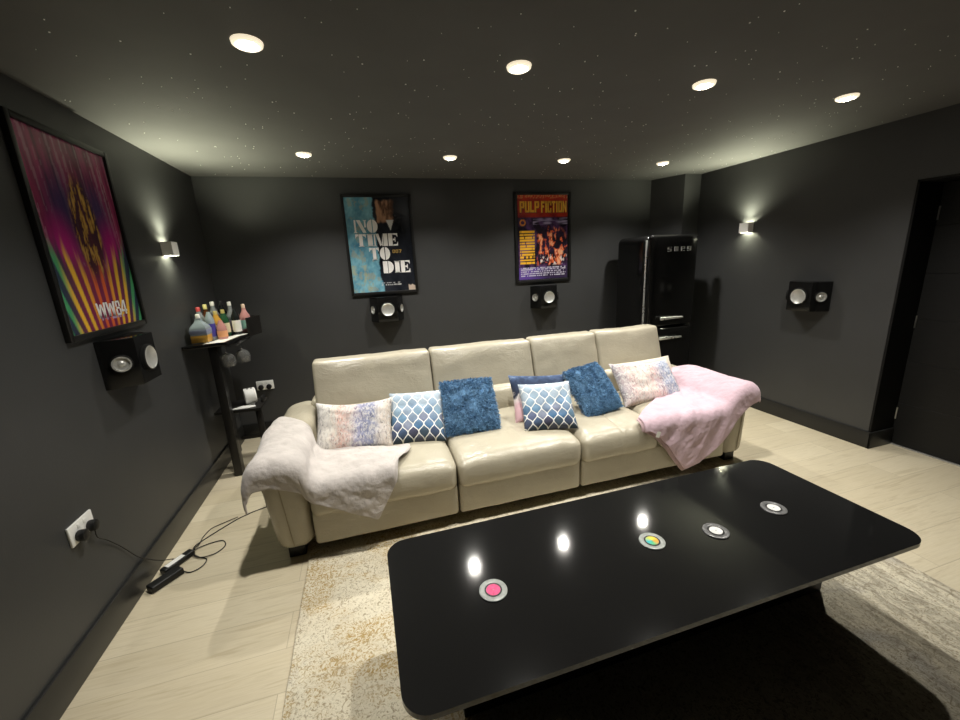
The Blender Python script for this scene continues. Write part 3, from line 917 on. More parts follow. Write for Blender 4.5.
seat_part(SX[1] + g, SX[2] - g, True, 2.0)
seat_part(SX[2] + g, SX[3] - g, True, 3.0, 0.02)
seat_part(SX[3] + g, SX[4] - g, False, 4.0)
# footrest panels under the seats
for x0, x1 in ((SX[0], SX[1]), (SX[1], SX[2]), (SX[2], SX[4])):
    bm = bmesh.new()
    rounded(bm, x0 + g, x1 - g, 2.046, 2.18, 0.074, 0.270, 0.022, (20, 4, 6),
            lambda q, u: Vector((q.x, q.y - 0.006 * (1 - u.x ** 4) * (1 - u.z ** 2) + 0.003 * fbm(q.x * 5, q.z * 9, 2), q.z)))
    obj('front_panel', sl(bm), M_LEATHER, SOFA)
# lower back cushions
BX = [-0.386, 0.434, 1.238, 1.822, 2.440]
for k in range(4):
    bm = bmesh.new()
    rounded(bm, max(BX[k], -0.384) + g, min(BX[k + 1], 2.372) - g, 2.700, 2.90, 0.36, 0.605, 0.05, (20, 6, 8),
            lambda q, u: Vector((q.x, q.y + 0.30 * (q.z - 0.45) - 0.020 * (1 - u.x ** 4) * sm(0.2, -0.8, u.y) + 0.005 * fbm(q.x * 5, q.z * 6, 4), q.z)))
    obj('back_cushion', sl(bm), M_LEATHER, SOFA)
# headrests
for k in range(4):
    top = 0.902 + 0.001 * k
    def warp(q, u, k=k):
        t = (q.z - 0.572) / 0.33
        q.y += 0.10 * t
        q.y -= sm(0.0, -1.0, u.y) * 0.016 * (1 - u.x ** 4) * (1 - u.z ** 4)
        q.y += sm(0.0, -1.0, u.y) * 0.005 * fbm(q.x * 4 + k, q.z * 7, k)
        q.z += 0.006 * sm(0.5, 1, u.z) * fbm(q.x * 3, k, 2)
        return q
    bm = bmesh.new()
    rounded(bm, BX[k] + 0.003, BX[k + 1] - 0.003, 2.775, 2.905, 0.572, top, 0.024, (20, 4, 10), warp)
    obj('headrest', sl(bm), M_LEATHER, SOFA)
# back shell
bm = bmesh.new()
rounded(bm, -0.44, 2.48, 2.93, 3.10, 0.045, 0.62, 0.05, (20, 3, 6))
obj('back_shell', sl(bm), M_LEATHER, SOFA)
# arms, flaring out towards the top
for s, x_in, xb, xt in ((-1, -0.392, -0.560, -0.622), (1, 2.376, 2.540, 2.565)):
    x0, x1 = min(x_in, xb), max(x_in, xb)
    def warp(q, u, s=s, x_in=x_in, xb=xb, xt=xt, x0=x0, x1=x1):
        out = (q.x - x_in) / (xb - x_in)
        t = max(0, (q.z - 0.04) / 0.54)
        q.x += (xt - xb) * out * t ** 0.8
        q.z -= 0.030 * sm(0.0, -1.0, u.y) * sm(0.3, 1.0, u.z)
        q.z -= 0.020 * sm(0.3, 1.0, out) * sm(0.3, 1.0, u.z)
        q.y -= sm(-0.8, -1, u.y) * 0.010 * (1 - u.z ** 2)
        q.x += 0.004 * fbm(q.y * 4, q.z * 5, s)
        return q
    bm = bmesh.new()
    rounded(bm, x0, x1, 2.050, 3.09, 0.066, 0.588, 0.060, (6, 20, 12), warp)
    arm = obj('armrest', sl(bm), M_LEATHER, SOFA)
    xs = x_in + (xb - x_in) * 0.58
    bm = bmesh.new()
    tube(bm, [(xs + s * 0.030 * t, 2.0465 - 0.009 * math.sin(PI * (0.1 + 0.8 * t)), 0.10 + 0.41 * t) for t in [i / 8 for i in range(9)]], 0.0022, 6, 3)
    obj('piping', sl(bm), M_SEAM, arm)
bm = newbox(-0.36, 2.35, 2.12, 3.05, 0.070, 0.25)
obj('base_frame', sl(bm), M_SOFADARK, SOFA, False)
for x in (-0.535, 2.44):
    for y in (2.10, 2.96):
        obj('foot', sl(newbox(x, x + 0.085, y, y + 0.085, 0.0, 0.072, bevel=0.004)), M_BLACK, SOFA)

# ------------------------------------------------------------------ throws draped over the arms
def drape(x_path, yback, zend, seed, ny=70, yf=2.000, rad=0.05, off=0.010, y_end=None, amp=1.0, shrink=0.0):
    """x_path: [(x,z)] cross-section the cloth follows; yback(x-index s), zend: tables over arc-length s"""
    pts = [Vector((p[0], 0, p[2])) for p in catmull([(a, 0, b) for a, b in x_path], 8)]
    S = [0.0]
    for a, b in zip(pts[:-1], pts[1:]): S.append(S[-1] + (b - a).length)
    tot = S[-1]
    nx = 90
    bm = bmesh.new()
    grid = []
    for i in range(nx + 1):
        s = tot * i / nx
        s_ = shrink + (tot - 2 * shrink) * i / nx
        k = 0
        while k < len(S) - 2 and S[k + 1] < s_: k += 1
        t = (s_ - S[k]) / max(1e-9, S[k + 1] - S[k])
        p = pts[k].lerp(pts[k + 1], t)
        tg = (pts[k + 1] - pts[k]).normalized()
        nrm = Vector((-tg.z, 0, tg.x))
        if nrm.z < 0 and abs(nrm.z) > 0.3: nrm = -nrm
        f = s_ / tot
        yb = lerp_tab(yback, f)
        ze = lerp_tab(zend, f)
        flat = yb - (yf + rad)
        arc = rad * PI / 2
        ye = lerp_tab(y_end, f) if y_end else None
        drop = max(0.0, (p.z - rad) - ze)
        L = flat + arc + drop
        if ye is not None and ye > yf + rad: L = max(0.02, yb - ye)
        col = []
        for j in range(ny + 1):
            l = L * j / ny
            edge = min(1.0, min(j, ny - j) / 6.0, min(i, nx - i) / 6.0)
            wr = amp * (0.010 * fbm(f * 5 + seed, l * 5, seed) + 0.006 * math.sin(14 * f + 9 * l + 5 * nz(f * 3, l * 3, seed)) * (0.4 + 0.6 * edge))
            wr = max(-0.006, wr)
            if l < flat:
                q = Vector((p.x, yb - l, p.z)); n = nrm
            elif l < flat + arc:
                a = (l - flat) / rad
                q = Vector((p.x, yf + rad - rad * math.sin(a), p.z - rad + rad * math.cos(a)))
                n = (nrm * math.cos(a) + Vector((0, -1, 0)) * math.sin(a)).normalized()
            else:
                q = Vector((p.x, yf, p.z - rad - (l - flat - arc))); n = Vector((0, -1, 0))
            q = q + n * (off + wr)
            q.x += 0.008 * nz(l * 6, f * 3, seed + 3) * edge
            col.append(bm.verts.new(q))
        grid.append(col)
    for i in range(nx):
        for j in range(ny):
            bm.faces.new((grid[i][j], grid[i + 1][j], grid[i + 1][j + 1], grid[i][j + 1]))
    bmesh.ops.recalc_face_normals(bm, faces=bm.faces)
    return bm, grid

def thick(o, t=0.010):
    m = o.modifiers.new('thickness', 'SOLIDIFY'); m.thickness = t; m.offset = 1.0
    s = o.modifiers.new('soft', 'SUBSURF'); s.levels = 1; s.render_levels = 1
    return o

# mink throw: from the outside of the arm over its top, down to the first seat
path = [(-0.650, 0.420), (-0.647, 0.50), (-0.622, 0.572), (-0.56, 0.603), (-0.46, 0.600), (-0.405, 0.570), (-0.375, 0.500), (-0.32, 0.462), (-0.20, 0.462), (-0.05, 0.464), (0.175, 0.462)]
bm, gr = drape(path,
    [(0, 2.62), (0.20, 2.66), (0.30, 2.58), (0.42, 2.46), (0.50, 2.38), (0.60, 2.36), (0.80, 2.30), (1.0, 2.24)],
    [(0, 0.43), (0.08, 0.43), (0.16, 0.48), (0.24, 0.49), (0.36, 0.44), (0.44, 0.385), (0.60, 0.30), (0.735, 0.225), (0.785, 0.195), (0.905, 0.41), (1.0, 0.42)],
    2.0, y_end=[(0, 0), (0.902, 0), (0.905, 2.052), (1.0, 2.225)], amp=0.85)
o = thick(obj('throw_blanket', bm, M_THROW))
tag(o, 'mink grey fleece throw draped over the sofa arm beside the bar shelf', 'throw')
# pink throw over the other arm, folded double
path = [(1.635, 0.462), (1.80, 0.464), (2.00, 0.464), (2.20, 0.464), (2.310, 0.480), (2.365, 0.535), (2.410, 0.575), (2.460, 0.600), (2.515, 0.598), (2.556, 0.574), (2.574, 0.520)]
yb_ = [(0, 2.060), (0.22, 2.25), (0.40, 2.37), (0.47, 2.46), (0.56, 2.60), (0.66, 2.76), (0.72, 2.76), (0.84, 2.56), (1.0, 2.36)]
ze_ = [(0, 0.44), (0.10, 0.37), (0.18, 0.28), (0.26, 0.16), (0.325, 0.080), (0.44, 0.105), (0.54, 0.17), (0.68, 0.29), (0.82, 0.42), (0.9, 0.48), (1.0, 0.50)]
bm, gr = drape(path, yb_, ze_, 6.0, off=0.020, amp=0.8)
PT = thick(obj('throw_blanket', bm, M_PINK))
tag(PT, 'pale pink fleece throw folded over the sofa arm beside the fridge', 'throw')
path2 = [(1.635 - 0.028, 0.462)] + path[1:]
bm, gr = drape(path2, [(a, b - 0.015) for a, b in yb_], [(a, max(0.065, b - 0.012)) for a, b in ze_], 6.0, off=0.010, amp=0.7, shrink=0.008)
thick(obj('under_fold', bm, M_PINKEDGE, PT), 0.007)
bm = newbox(-0.014, 0.014, -0.001, 0.001, -0.02, 0.02)
for v in bm.verts: v.co = Matrix.Translation((1.725, 1.972, 0.385)) @ Matrix.Rotation(0.3, 4, 'Y') @ v.co
obj('care_tag', bm, M_WHITE, PT, False)

# ------------------------------------------------------------------ cushions
def pillow_bm(w, h, t, n=26, pinch=0.06, seed=0.0, sag=0.0):
    """lies in local x (width) / z (height), bulging in y; UV on both faces"""
    bm = bmesh.new()
    uvl = bm.loops.layers.uv.new('UVMap')
    sides = []
    for sgn in (-1, 1):
        g_ = []
        for j in range(n + 1):
            rowv = []
            for i in range(n + 1):
                u = -1 + 2 * i / n; v = -1 + 2 * j / n
                x = w / 2 * u * (1 - pinch * (1 - v * v) * abs(u))
                z = h / 2 * v * (1 - pinch * (1 - u * u) * abs(v))
                if v > 0: z -= sag * v * (1 - u * u)
                th = t / 2 * ((1 - u ** 4) * (1 - v ** 4)) ** 0.55
                th *= 1 + 0.18 * fbm(u * 2 + seed, v * 2, sgn + seed)
                if i in (0, n) or j in (0, n): th = 0
                rowv.append((Vector((x, sgn * th, z)), (i / n, j / n)))
            g_.append(rowv)
        sides.append(g_)
    edge = {}
    def vert(sd, j, i):
        if i in (0, n) or j in (0, n):
            if (j, i) not in edge: edge[(j, i)] = bm.verts.new(sides[0][j][i][0])
            return edge[(j, i)]
        return None
    V = []
    for sd in (0, 1):
        V.append([[vert(sd, j, i) or bm.verts.new(sides[sd][j][i][0]) for i in range(n + 1)] for j in range(n + 1)])
    for sd in (0, 1):
        for j in range(n):
            for i in range(n):
                q = [(j, i), (j, i + 1), (j + 1, i + 1), (j + 1, i)]
                if sd == 1: q = q[::-1]
                f = bm.faces.new([V[sd][a][b] for a, b in q])
                for lp, (a, b) in zip(f.loops, q): lp[uvl].uv = sides[sd][a][b][1]
    return bm

def place(o, bl, br, tl, t):
    """stand a cushion so that its lower corners sit at bl, br and it leans towards tl"""
    bl, br, tl = Vector(bl), Vector(br), Vector(tl)
    x = (br - bl).normalized()
    z = (tl - bl); z = (z - x * z.dot(x)); hh = z.length; z.normalize()
    y = z.cross(x)
    M = Matrix((x, y, z)).transposed().to_4x4()
    c = (bl + br) / 2 + z * hh / 2
    o.matrix_world = Matrix.Translation(c) @ M
    return o

def cushion(name, m, bl, br, tl, t, label, cat='cushion', group=None, seed=0.0, sag=0.0, pinch=0.06):
    W = (Vector(br) - Vector(bl)).length
    x = (Vector(br) - Vector(bl)).normalized(); z = Vector(tl) - Vector(bl); H = (z - x * z.dot(x)).length
    o = obj(name, pillow_bm(W, H, t, seed=seed, sag=sag, pinch=pinch), m, recalc=False, angle=80)
    place(o, bl, br, tl, t)
    tag(o, label, cat, group)
    return o, W, H

cushion('printed_cushion', M_WC1, (-0.378, 2.385, 0.440), (0.085, 2.315, 0.436), (-0.425, 2.575, 0.712), 0.13,
        'oblong watercolour-print cushion leaning beside the mink throw', seed=1.0, sag=0.02)
cushion('trellis_cushion', M_TRELLIS, (0.060, 2.34, 0.445), (0.405, 2.29, 0.440), (0.040, 2.60, 0.702), 0.12,
        'blue trellis-pattern cushion between the watercolour and the shaggy cushion', group='trellis cushions', seed=2.0)
cushion('printed_cushion', M_WC3, (0.900, 2.37, 0.442), (1.330, 2.34, 0.405), (0.910, 2.60, 0.720), 0.12,
        'dark blue and pink square cushion mostly hidden behind a trellis cushion', seed=3.0)
cushion('trellis_cushion', M_TRELLIS, (0.900, 2.210, 0.440), (1.248, 2.140, 0.440), (0.940, 2.42, 0.700), 0.12,
        'blue trellis-pattern cushion at the centre of the sofa', group='trellis cushions', seed=5.0)
cushion('plain_cushion', M_CREAM, (1.84, 2.52, 0.430), (2.44, 2.56, 0.430), (1.82, 2.68, 0.672), 0.10,
        'plain cream cushion peeping out behind the watercolour cushion beside the pink throw', seed=6.0)
cushion('printed_cushion', M_WC2, (1.728, 2.320, 0.450), (2.300, 2.375, 0.408), (1.745, 2.545, 0.722), 0.13,
        'oblong watercolour-print cushion tucked against the pink throw', seed=7.0, sag=0.015)

def shag(w, h, t, seed):
    bm = bmesh.new()
    rr = random.Random(seed)
    for k in range(15000):
        u, v = rr.uniform(-1, 1), rr.uniform(-1, 1)
        sgn = -1 if rr.random() < 0.8 else 1
        x = w / 2 * u; z = h / 2 * v
        th = t / 2 * ((1 - u ** 4) * (1 - v ** 4)) ** 0.55 - 0.004
        p = Vector((x, sgn * th, z))
        n = Vector((u ** 3 * 0.9, sgn * 1.0, v ** 3 * 0.9)).normalized()
        swirl = Vector((nz(u * 3, v * 3, seed), 0, nz(u * 3, v * 3, seed + 9) - 0.35)) * 1.1
        d = (n * 0.75 + swirl + Vector((rr.uniform(-1, 1), rr.uniform(-0.3, 0.3), rr.uniform(-1, 1))) * 0.55).normalized()
        ln = rr.uniform(0.014, 0.026)
        a = d.cross(Vector((rr.uniform(-1, 1), rr.uniform(-1, 1), rr.uniform(-1, 1)))).normalized() * 0.0016
        b = p + d * ln * 0.55 + n * 0.003
        tip = p + d * ln + Vector((0, 0, -0.004))
        v0, v1 = bm.verts.new(p - a), bm.verts.new(p + a)
        v2, v3 = bm.verts.new(b + a), bm.verts.new(b - a)
        v4 = bm.verts.new(tip)
        bm.faces.new((v0, v1, v2, v3)); bm.faces.new((v3, v2, v4))
    return bm
for bl, br, tl, lab, sd in (
    ((0.420, 2.345, 0.448), (0.775, 2.320, 0.448), (0.400, 2.590, 0.728), 'bright blue shaggy cushion standing upright on the sofa', 3),
    ((1.390, 2.270, 0.445), (1.680, 2.300, 0.475), (1.322, 2.525, 0.705), 'bright blue shaggy cushion tilted on one corner', 8)):
    o, W, H = cushion('shaggy_cushion', M_SHAG, bl, br, tl, 0.13, lab, group='blue shaggy cushions', seed=sd, pinch=0.03)
    f = obj('long_pile', shag(W, H, 0.13, sd), M_SHAG, o, False, recalc=False)
    f['kind'] = 'stuff'

# ------------------------------------------------------------------ coffee table
TX0, TX1, TY0, TY1, TZ = -0.018, 1.900, 0.758, 1.432, 0.450
tb = thing('coffee_table', (0.94, 1.095, 0), 'long glossy black coffee table with rounded corners in front of the sofa', 'table')
tl_ = lambda bm: [setattr(v, 'co', v.co - Vector((0.94, 1.095, 0))) for v in bm.verts] and bm
bm = prism(bmesh.new(), rrect(TX0, TX1, TY0, TY1, 0.075, 10), TZ - 0.017, TZ, bevel=0.006, seg=3)
obj('tabletop', tl_(bm), M_TABLE, tb, True, 30)
bm = newbox(0.175, 1.828, 1.022, 1.36, 0.0130, TZ - 0.017, bevel=0.004)
obj('base', tl_(bm), M_TBASE, tb)

# vinyl record coasters
M_RING = mat('coaster_grey', (0.33, 0.35, 0.33), 0.30, spec=0.6, vary=0.25, vscale=60)
M_GROOVE = mat('coaster_black', (0.010, 0.010, 0.010), 0.3, spec=0.5, vary=0.1)
M_RING2 = mat('coaster_dark_grey', (0.13, 0.13, 0.13), 0.28, spec=0.6, vary=0.4, vscale=60)
M_LABW = mat('coaster_white_label', (0.72, 0.72, 0.70), 0.5, vary=0.08, vscale=90)
M_LABP = mat('coaster_pink_label', (0.80, 0.075, 0.23), 0.5, vary=0.25, vscale=120)
M_LABR = mat('coaster_rainbow_label', (0.5, 0.5, 0.5), 0.5)
def _rain():
    t = NT(M_LABR)
    tc = t.n('ShaderNodeTexCoord').outputs['Object']
    sep = t.n('ShaderNodeSeparateXYZ'); t.l(tc, sep.inputs[0])
    a = t.math('ARCTAN2', sep.outputs[1], sep.outputs[0])
    f = t.math('ADD', t.math('MULTIPLY', a, 1 / (2 * PI)), 0.5)
    c = t.ramp(f, [(0.0, (0.02, 0.45, 0.50)), (0.2, (0.10, 0.50, 0.18)), (0.4, (0.75, 0.30, 0.02)), (0.6, (0.80, 0.62, 0.05)), (0.8, (0.55, 0.62, 0.10)), (1.0, (0.02, 0.45, 0.50))])
    t.l(c, t.b.inputs['Base Color'])
_rain()
for (x, y), lm, rg, lab in (
    ((0.310, 1.068), M_LABP, M_RING, 'record-shaped coaster with a bright pink label on the black table'),
    ((0.955, 1.090), M_LABR, M_RING, 'record-shaped coaster with a rainbow label on the black table'),
    ((1.222, 1.055), M_LABW, M_RING2, 'record-shaped coaster with a white label next to the rainbow one'),
    ((1.560, 1.088), M_LABW, M_RING2, 'record-shaped coaster with a white label beside the far end of the table')):
    c = thing('record_coaster', (x, y, TZ + 0.0003), lab, 'coaster', 'record coasters')
    R_ = 0.047
    obj('disc', newlathe([(0.0, 0.0), (R_, 0.0), (R_, 0.0032), (R_ * 0.97, 0.004), (0.031, 0.004), (0.030, 0.0034), (0, 0.0034)], seg=40, cap=False), rg, c)
    obj('groove_band', newlathe([(0.0295, 0.0036), (0.0295, 0.0042), (0.024, 0.0042), (0.024, 0.0036)], seg=36, cap=False), M_GROOVE, c)
    obj('paper_label', newlathe([(0.0235, 0.0036), (0.0235, 0.0044), (0.0022, 0.0044), (0.0022, 0.0038)], seg=30, cap=False), lm, c)

# ------------------------------------------------------------------ bar shelf in the corner
BZ = 1.050
bs = thing('bar_shelf', (-1.07, 3.6, 0), 'narrow black corner bar shelf unit crowded with bottles', 'shelf unit')
bsl = lambda bm: [setattr(v, 'co', v.co - Vector((-1.07, 3.6, 0))) for v in bm.verts] and bm
bm = prism(bmesh.new(), [(-1.212, 3.130), (-0.955, 3.185), (-0.930, 3.45), (-0.850, 3.72), (-1.212, 3.76)], BZ - 0.024, BZ, bevel=0.002)
obj('counter', bsl(bm), M_BLACKGLOSS, bs)
bm = prism(bmesh.new(), [(-0.904, 3.555), (-0.888, 3.555), (-0.838, 3.722), (-0.838, 3.734), (-1.212, 3.774), (-1.212, 3.762), (-0.850, 3.722)], BZ - 0.024, BZ + 0.125)
obj('gallery', bsl(bm), M_BLACKWOOD, bs, False)
for (x0, x1, y0, y1, z1) in ((-1.090, -1.034, 3.222, 3.290, BZ - 0.024), (-0.905, -0.865, 3.36, 3.40, 0.485), (-1.205, -1.165, 3.69, 3.73, BZ - 0.024)):
    obj('leg', bsl(newbox(x0, x1, y0, y1, 0.0, z1, bevel=0.002)), M_BLACKWOOD, bs)
bm = prism(bmesh.new(), [(-1.165, 3.300), (-1.034, 3.300), (-0.845, 3.285), (-0.850, 3.56), (-1.165, 3.58)], 0.485, 0.505, bevel=0.002)
obj('lower_shelf', bsl(bm), M_BLACKWOOD, bs)
obj('stretcher', bsl(newbox(-1.04, -0.87, 3.37, 3.39, 0.235, 0.26)), M_BLACKWOOD, bs)
bm = bmesh.new()
for gx in (-1.000, -0.930):
    for sx in (-0.020, 0.020):
        box(bm, gx + sx - 0.008, gx + sx + 0.008, 3.22, 3.60, BZ - 0.040, BZ - 0.036)
box(bm, -1.03, -0.93, 3.56, 3.60, BZ - 0.036, BZ - 0.0245)
obj('glass_rack', bsl(bm), M_BLACK, bs)

# hanging gin glasses
def glass_proto():
    r = thing('balloon_glass')
    pr = [(0.034, 0.0), (0.034, -0.003), (0.006, -0.008), (0.0035, -0.02), (0.0035, -0.055), (0.010, -0.062), (0.034, -0.075), (0.050, -0.100), (0.053, -0.125), (0.046, -0.160), (0.044, -0.160), (0.051, -0.125), (0.048, -0.101), (0.032, -0.078), (0.0, -0.066)]
    obj('bowl', newlathe(pr, seg=28, cap=False), M_GLASS, r)
    return r
gp = glass_proto()
for i, ((x, y), lab) in enumerate((((-1.000, 3.29), 'upside-down balloon glass hanging under the bar shelf, beside the front post'),
                                   ((-0.930, 3.405), 'upside-down balloon glass hanging under the bar shelf, on the outer side'))):
    o = gp if i == 0 else copy_tree(gp)
    o.location = (x, y, BZ - 0.0325); tag(o, lab, 'glass', 'hanging balloon glasses')

# bottles
def col_m(n, c, rough=0.3, trans=0.0, **k): return mat(n, c, rough, trans=trans, vary=0.05, vscale=20, **k)
MB = dict(
    clear=M_GLASS,
    amber=col_m('amber_spirit', (0.62, 0.34, 0.06), 0.06, 0.25), brown=col_m('brown_glass', (0.10, 0.035, 0.012), 0.05, 0.3), green=col_m('green_glass', (0.03, 0.11, 0.05), 0.05, 0.3),
    pale=col_m('pale_blue_spirit', (0.42, 0.50, 0.55), 0.06, 0.35), pink=col_m('pink_spirit', (0.62, 0.30, 0.28), 0.06, 0.2), grey=col_m('grey_glass', (0.30, 0.32, 0.33), 0.06, 0.35), dark=col_m('dark_glass', (0.012, 0.014, 0.014), 0.06, 0.0))
ML = dict(white=col_m('white_label', (0.72, 0.70, 0.66), 0.5), cream=col_m('cream_label', (0.66, 0.56, 0.38), 0.5), blue=col_m('blue_label', (0.06, 0.05, 0.30), 0.45), orange=col_m('orange_label', (0.70, 0.33, 0.16), 0.5),
          mint=col_m('mint_label', (0.32, 0.62, 0.48), 0.5), slate=col_m('slate_label', (0.22, 0.25, 0.36), 0.5), red=col_m('red_cap', (0.52, 0.07, 0.07), 0.35), gold=col_m('gold_cap', (0.62, 0.50, 0.18), 0.3, metal=0.5),
          black=M_BLACK, lilac=col_m('lilac_label', (0.45, 0.40, 0.58), 0.5), yellow=col_m('yellow_cap', (0.68, 0.62, 0.25), 0.4), beige=col_m('beige_cap', (0.62, 0.46, 0.34), 0.45))
def bottle(x, y, r, hh, glass, label, cap, lab, neck=0.38, shoulder=0.62, fill=None, square=False, capr=0.014):
    b = thing('liquor_bottle', (x, y, BZ + 0.0005), lab, 'bottle', 'bottles on the bar shelf')
    zs = hh * shoulder
    nr = max(0.010, r * neck)
    prof = [(0, 0.0), (r * 0.94, 0.0), (r, 0.006), (r, zs), (r * 0.92, zs + 0.018), (nr * 1.25, zs + 0.052), (nr, zs + 0.066), (nr, hh - 0.016)]
    bm = newlathe(prof, seg=4 if square else 20, cap=True)
    if square:
        for v in bm.verts: v.co = Matrix.Rotation(PI / 4, 3, 'Z') @ v.co; v.co.x *= 1.3; v.co.y *= 1.3
        for v in bm.verts:
            if v.co.z > zs + 0.03: v.co.x /= 1.2; v.co.y /= 1.2
    obj('glass_body', bm, MB[glass], b, True, 35)
    k = 1.3 * 0.7071 if square else 1.0
    if fill:
        zf = hh * fill[1]
        if square: bm = newbox(-r * k + 0.001 - 0.002, r * k + 0.001, -r * k - 0.0015, r * k + 0.0015, 0.004, zf, bevel=0.003)
        else: bm = newlathe([(0, 0.003), (r + 0.0004, 0.003), (r + 0.0006, zf), (0, zf)], seg=20, cap=False)
        obj('spirit_level', bm, MB[fill[0]], b)
    if label:
        z0, z1 = hh * 0.14, zs * 0.86
        if fill: z0, z1 = zf + 0.01, zs * 0.98
        if square: bm = newbox(-r * k - 0.002, r * k + 0.002, -r * k - 0.0025, r * k + 0.0025, z0, z1, bevel=0.001)
        else: bm = newlathe([(r + 0.0012, z0), (r + 0.0012, z1)], seg=24, cap=False)
        obj('label', bm, ML[label], b)
    obj('stopper', newlathe([(0, hh - 0.020), (capr, hh - 0.020), (capr, hh + 0.012), (capr * 0.85, hh + 0.015), (0, hh + 0.015)], seg=16, cap=False), ML[cap], b)
BOT = [
    (-1.122, 3.292, 0.056, 0.235, 'pale', 'slate', 'white', 'squat square bottle with amber lower half at the front of the bar shelf', dict(fill=('amber', 0.30), square=True, shoulder=0.52)),
    (-1.168, 3.460, 0.038, 0.285, 'grey', 'white', 'red', 'bottle with a red cap on the bar shelf', {}),
    (-1.095, 3.420, 0.030, 0.225, 'pale', 'blue', 'white', 'slim bottle with a violet-blue label at the front of the bar shelf', dict(shoulder=0.78)),
    (-1.030, 3.430, 0.033, 0.150, 'pink', 'orange', 'red', 'short bottle with an orange label at the front edge of the bar shelf', dict(shoulder=0.6)),
    (-1.158, 3.575, 0.036, 0.300, 'brown', 'cream', 'yellow', 'brown bottle with a yellow cap on the bar shelf', {}),
    (-1.085, 3.535, 0.034, 0.235, 'amber', 'cream', 'gold', 'amber bottle with a cream label and gold cap mid-shelf', {}),
    (-1.145, 3.700, 0.037, 0.315, 'grey', 'white', 'white', 'tall clear bottle with a white cap at the back of the bar shelf', {}),
    (-1.070, 3.660, 0.032, 0.235, 'green', 'cream', 'gold', 'green bottle with a cream label on the bar shelf', {}),
    (-1.125, 3.835, 0.036, 0.310, 'dark', 'cream', 'black', 'dark bottle with a black cap at the back of the bar shelf', {}),
    (-1.050, 3.790, 0.038, 0.300, 'grey', 'lilac', 'white', 'clear bottle with a lilac label and tall white cap', dict(shoulder=0.55)),
    (-0.995, 3.690, 0.030, 0.205, 'dark', 'white', 'white', 'small white-labelled bottle beside the mint-labelled one', dict(shoulder=0.8)),
    (-0.965, 3.845, 0.040, 0.265, 'pink', 'mint', 'beige', 'bottle with a mint label and beige top at the far end of the bar shelf', dict(square=False, shoulder=0.55)),
]
for x, y, r, hh, gl, lb, cp, lab, kw in BOT:
    y2 = 3.275 + (y - 3.292) * 0.72
    x, y, hh = (x - 0.012) * y2 / y, y2, hh * 0.80
    bottle(x, y, r, hh, gl, lb, cp, lab, **kw)
# leaflet under the bottles
o = obj('paper_leaflet', prism(bmesh.new(), [(-1.10, 3.18), (-0.972, 3.200), (-0.945, 3.44), (-0.900, 3.56), (-0.96, 3.58), (-1.06, 3.36)], BZ + 0.0001, BZ + 0.0005), M_WHITE, None, False)
tag(o, 'white paper sheet lying at the bare edge of the bar shelf', 'paper')

# things on the lower shelf
d = thing('tea_light_projector', (-0.940, 3.435, 0.505), 'white round drum-shaped device lying on its side on the lower shelf', 'device')
d.name = 'round_device'
Mx = Matrix.Translation((0, 0, 0.066)) @ Matrix.Rotation(math.radians(-70), 4, 'Z') @ Matrix.Rotation(PI / 2, 4, 'X')
bm = newlathe([(0.0, -0.040), (0.055, -0.040), (0.062, -0.034), (0.062, 0.034), (0.058, 0.040), (0.050, 0.040), (0.047, 0.034), (0, 0.034)], seg=32, cap=False, M=Mx)
obj('drum', bm, M_WHITE, d)
bm = bmesh.new()
for a, zz_ in ((0.0, 0.012), (0.0, -0.014)):
    M_ = Mx @ Matrix.Rotation(math.radians(80), 4, 'Z') @ Matrix.Translation((0.0622, 0, zz_)) @ Matrix.Rotation(PI / 2, 4, 'Y')
    lathe(bm, [(0.0, 0.0015), (0.008, 0.001), (0.009, 0.0)], 14, M_, cap=False)
obj('button', bm, M_BLACK, d)
obj('stand', newbox(-0.03, 0.03, -0.03, 0.03, 0.0, 0.010, bevel=0.003), M_WHITE, d)
bm = prism(bmesh.new(), [(-1.055, 3.315), (-0.945, 3.305), (-0.885, 3.33), (-0.90, 3.365), (-0.990, 3.375)], 0.5055, 0.5125, bevel=0.002)
o = obj('paper_stack', bm, M_WHITE, None, False)
o.name = 'white_booklet'
tag(o, 'white booklet lying flat on the lower shelf of the bar unit', 'booklet')
bm = rounded(bmesh.new(), -0.874, -0.852, 3.43, 3.50, 0.5055, 0.55, 0.008, (2, 3, 2))
o = obj('black_charger', bm, M_BLACK)
tag(o, 'small black charger box beside the white round device', 'charger')

# ------------------------------------------------------------------ sockets and plugs
def socket_proto():
    r = thing('power_socket')
    obj('faceplate', newbox(-0.073, 0.073, -0.010, 0.0, -0.043, 0.043, bevel=0.004), M_WHITE, r)
    for s in (-1, 1):
        obj('rocker_switch', newbox(s * 0.018 - 0.007, s * 0.018 + 0.007, -0.013, -0.009, 0.014, 0.032, bevel=0.0015), M_WHITE, r)
    return r
def plug_proto():
    r = thing('plug_socket_top')
    r.name = 'power_plug'
    bm = bmesh.new()
    pts = [(0.022 * math.cos(a), 0.024 * math.sin(a) - 0.004) for a in [2 * PI * k / 18 for k in range(18)]]
    prism(bm, pts, 0.0, 0.030, bevel=0.006)
    for v in bm.verts: v.co = Vector((v.co.x, -0.0102 - v.co.z, v.co.y))
    obj('plug_body', bm, M_BLACK, r)
    return r
so, pg = socket_proto(), plug_proto()
first = True
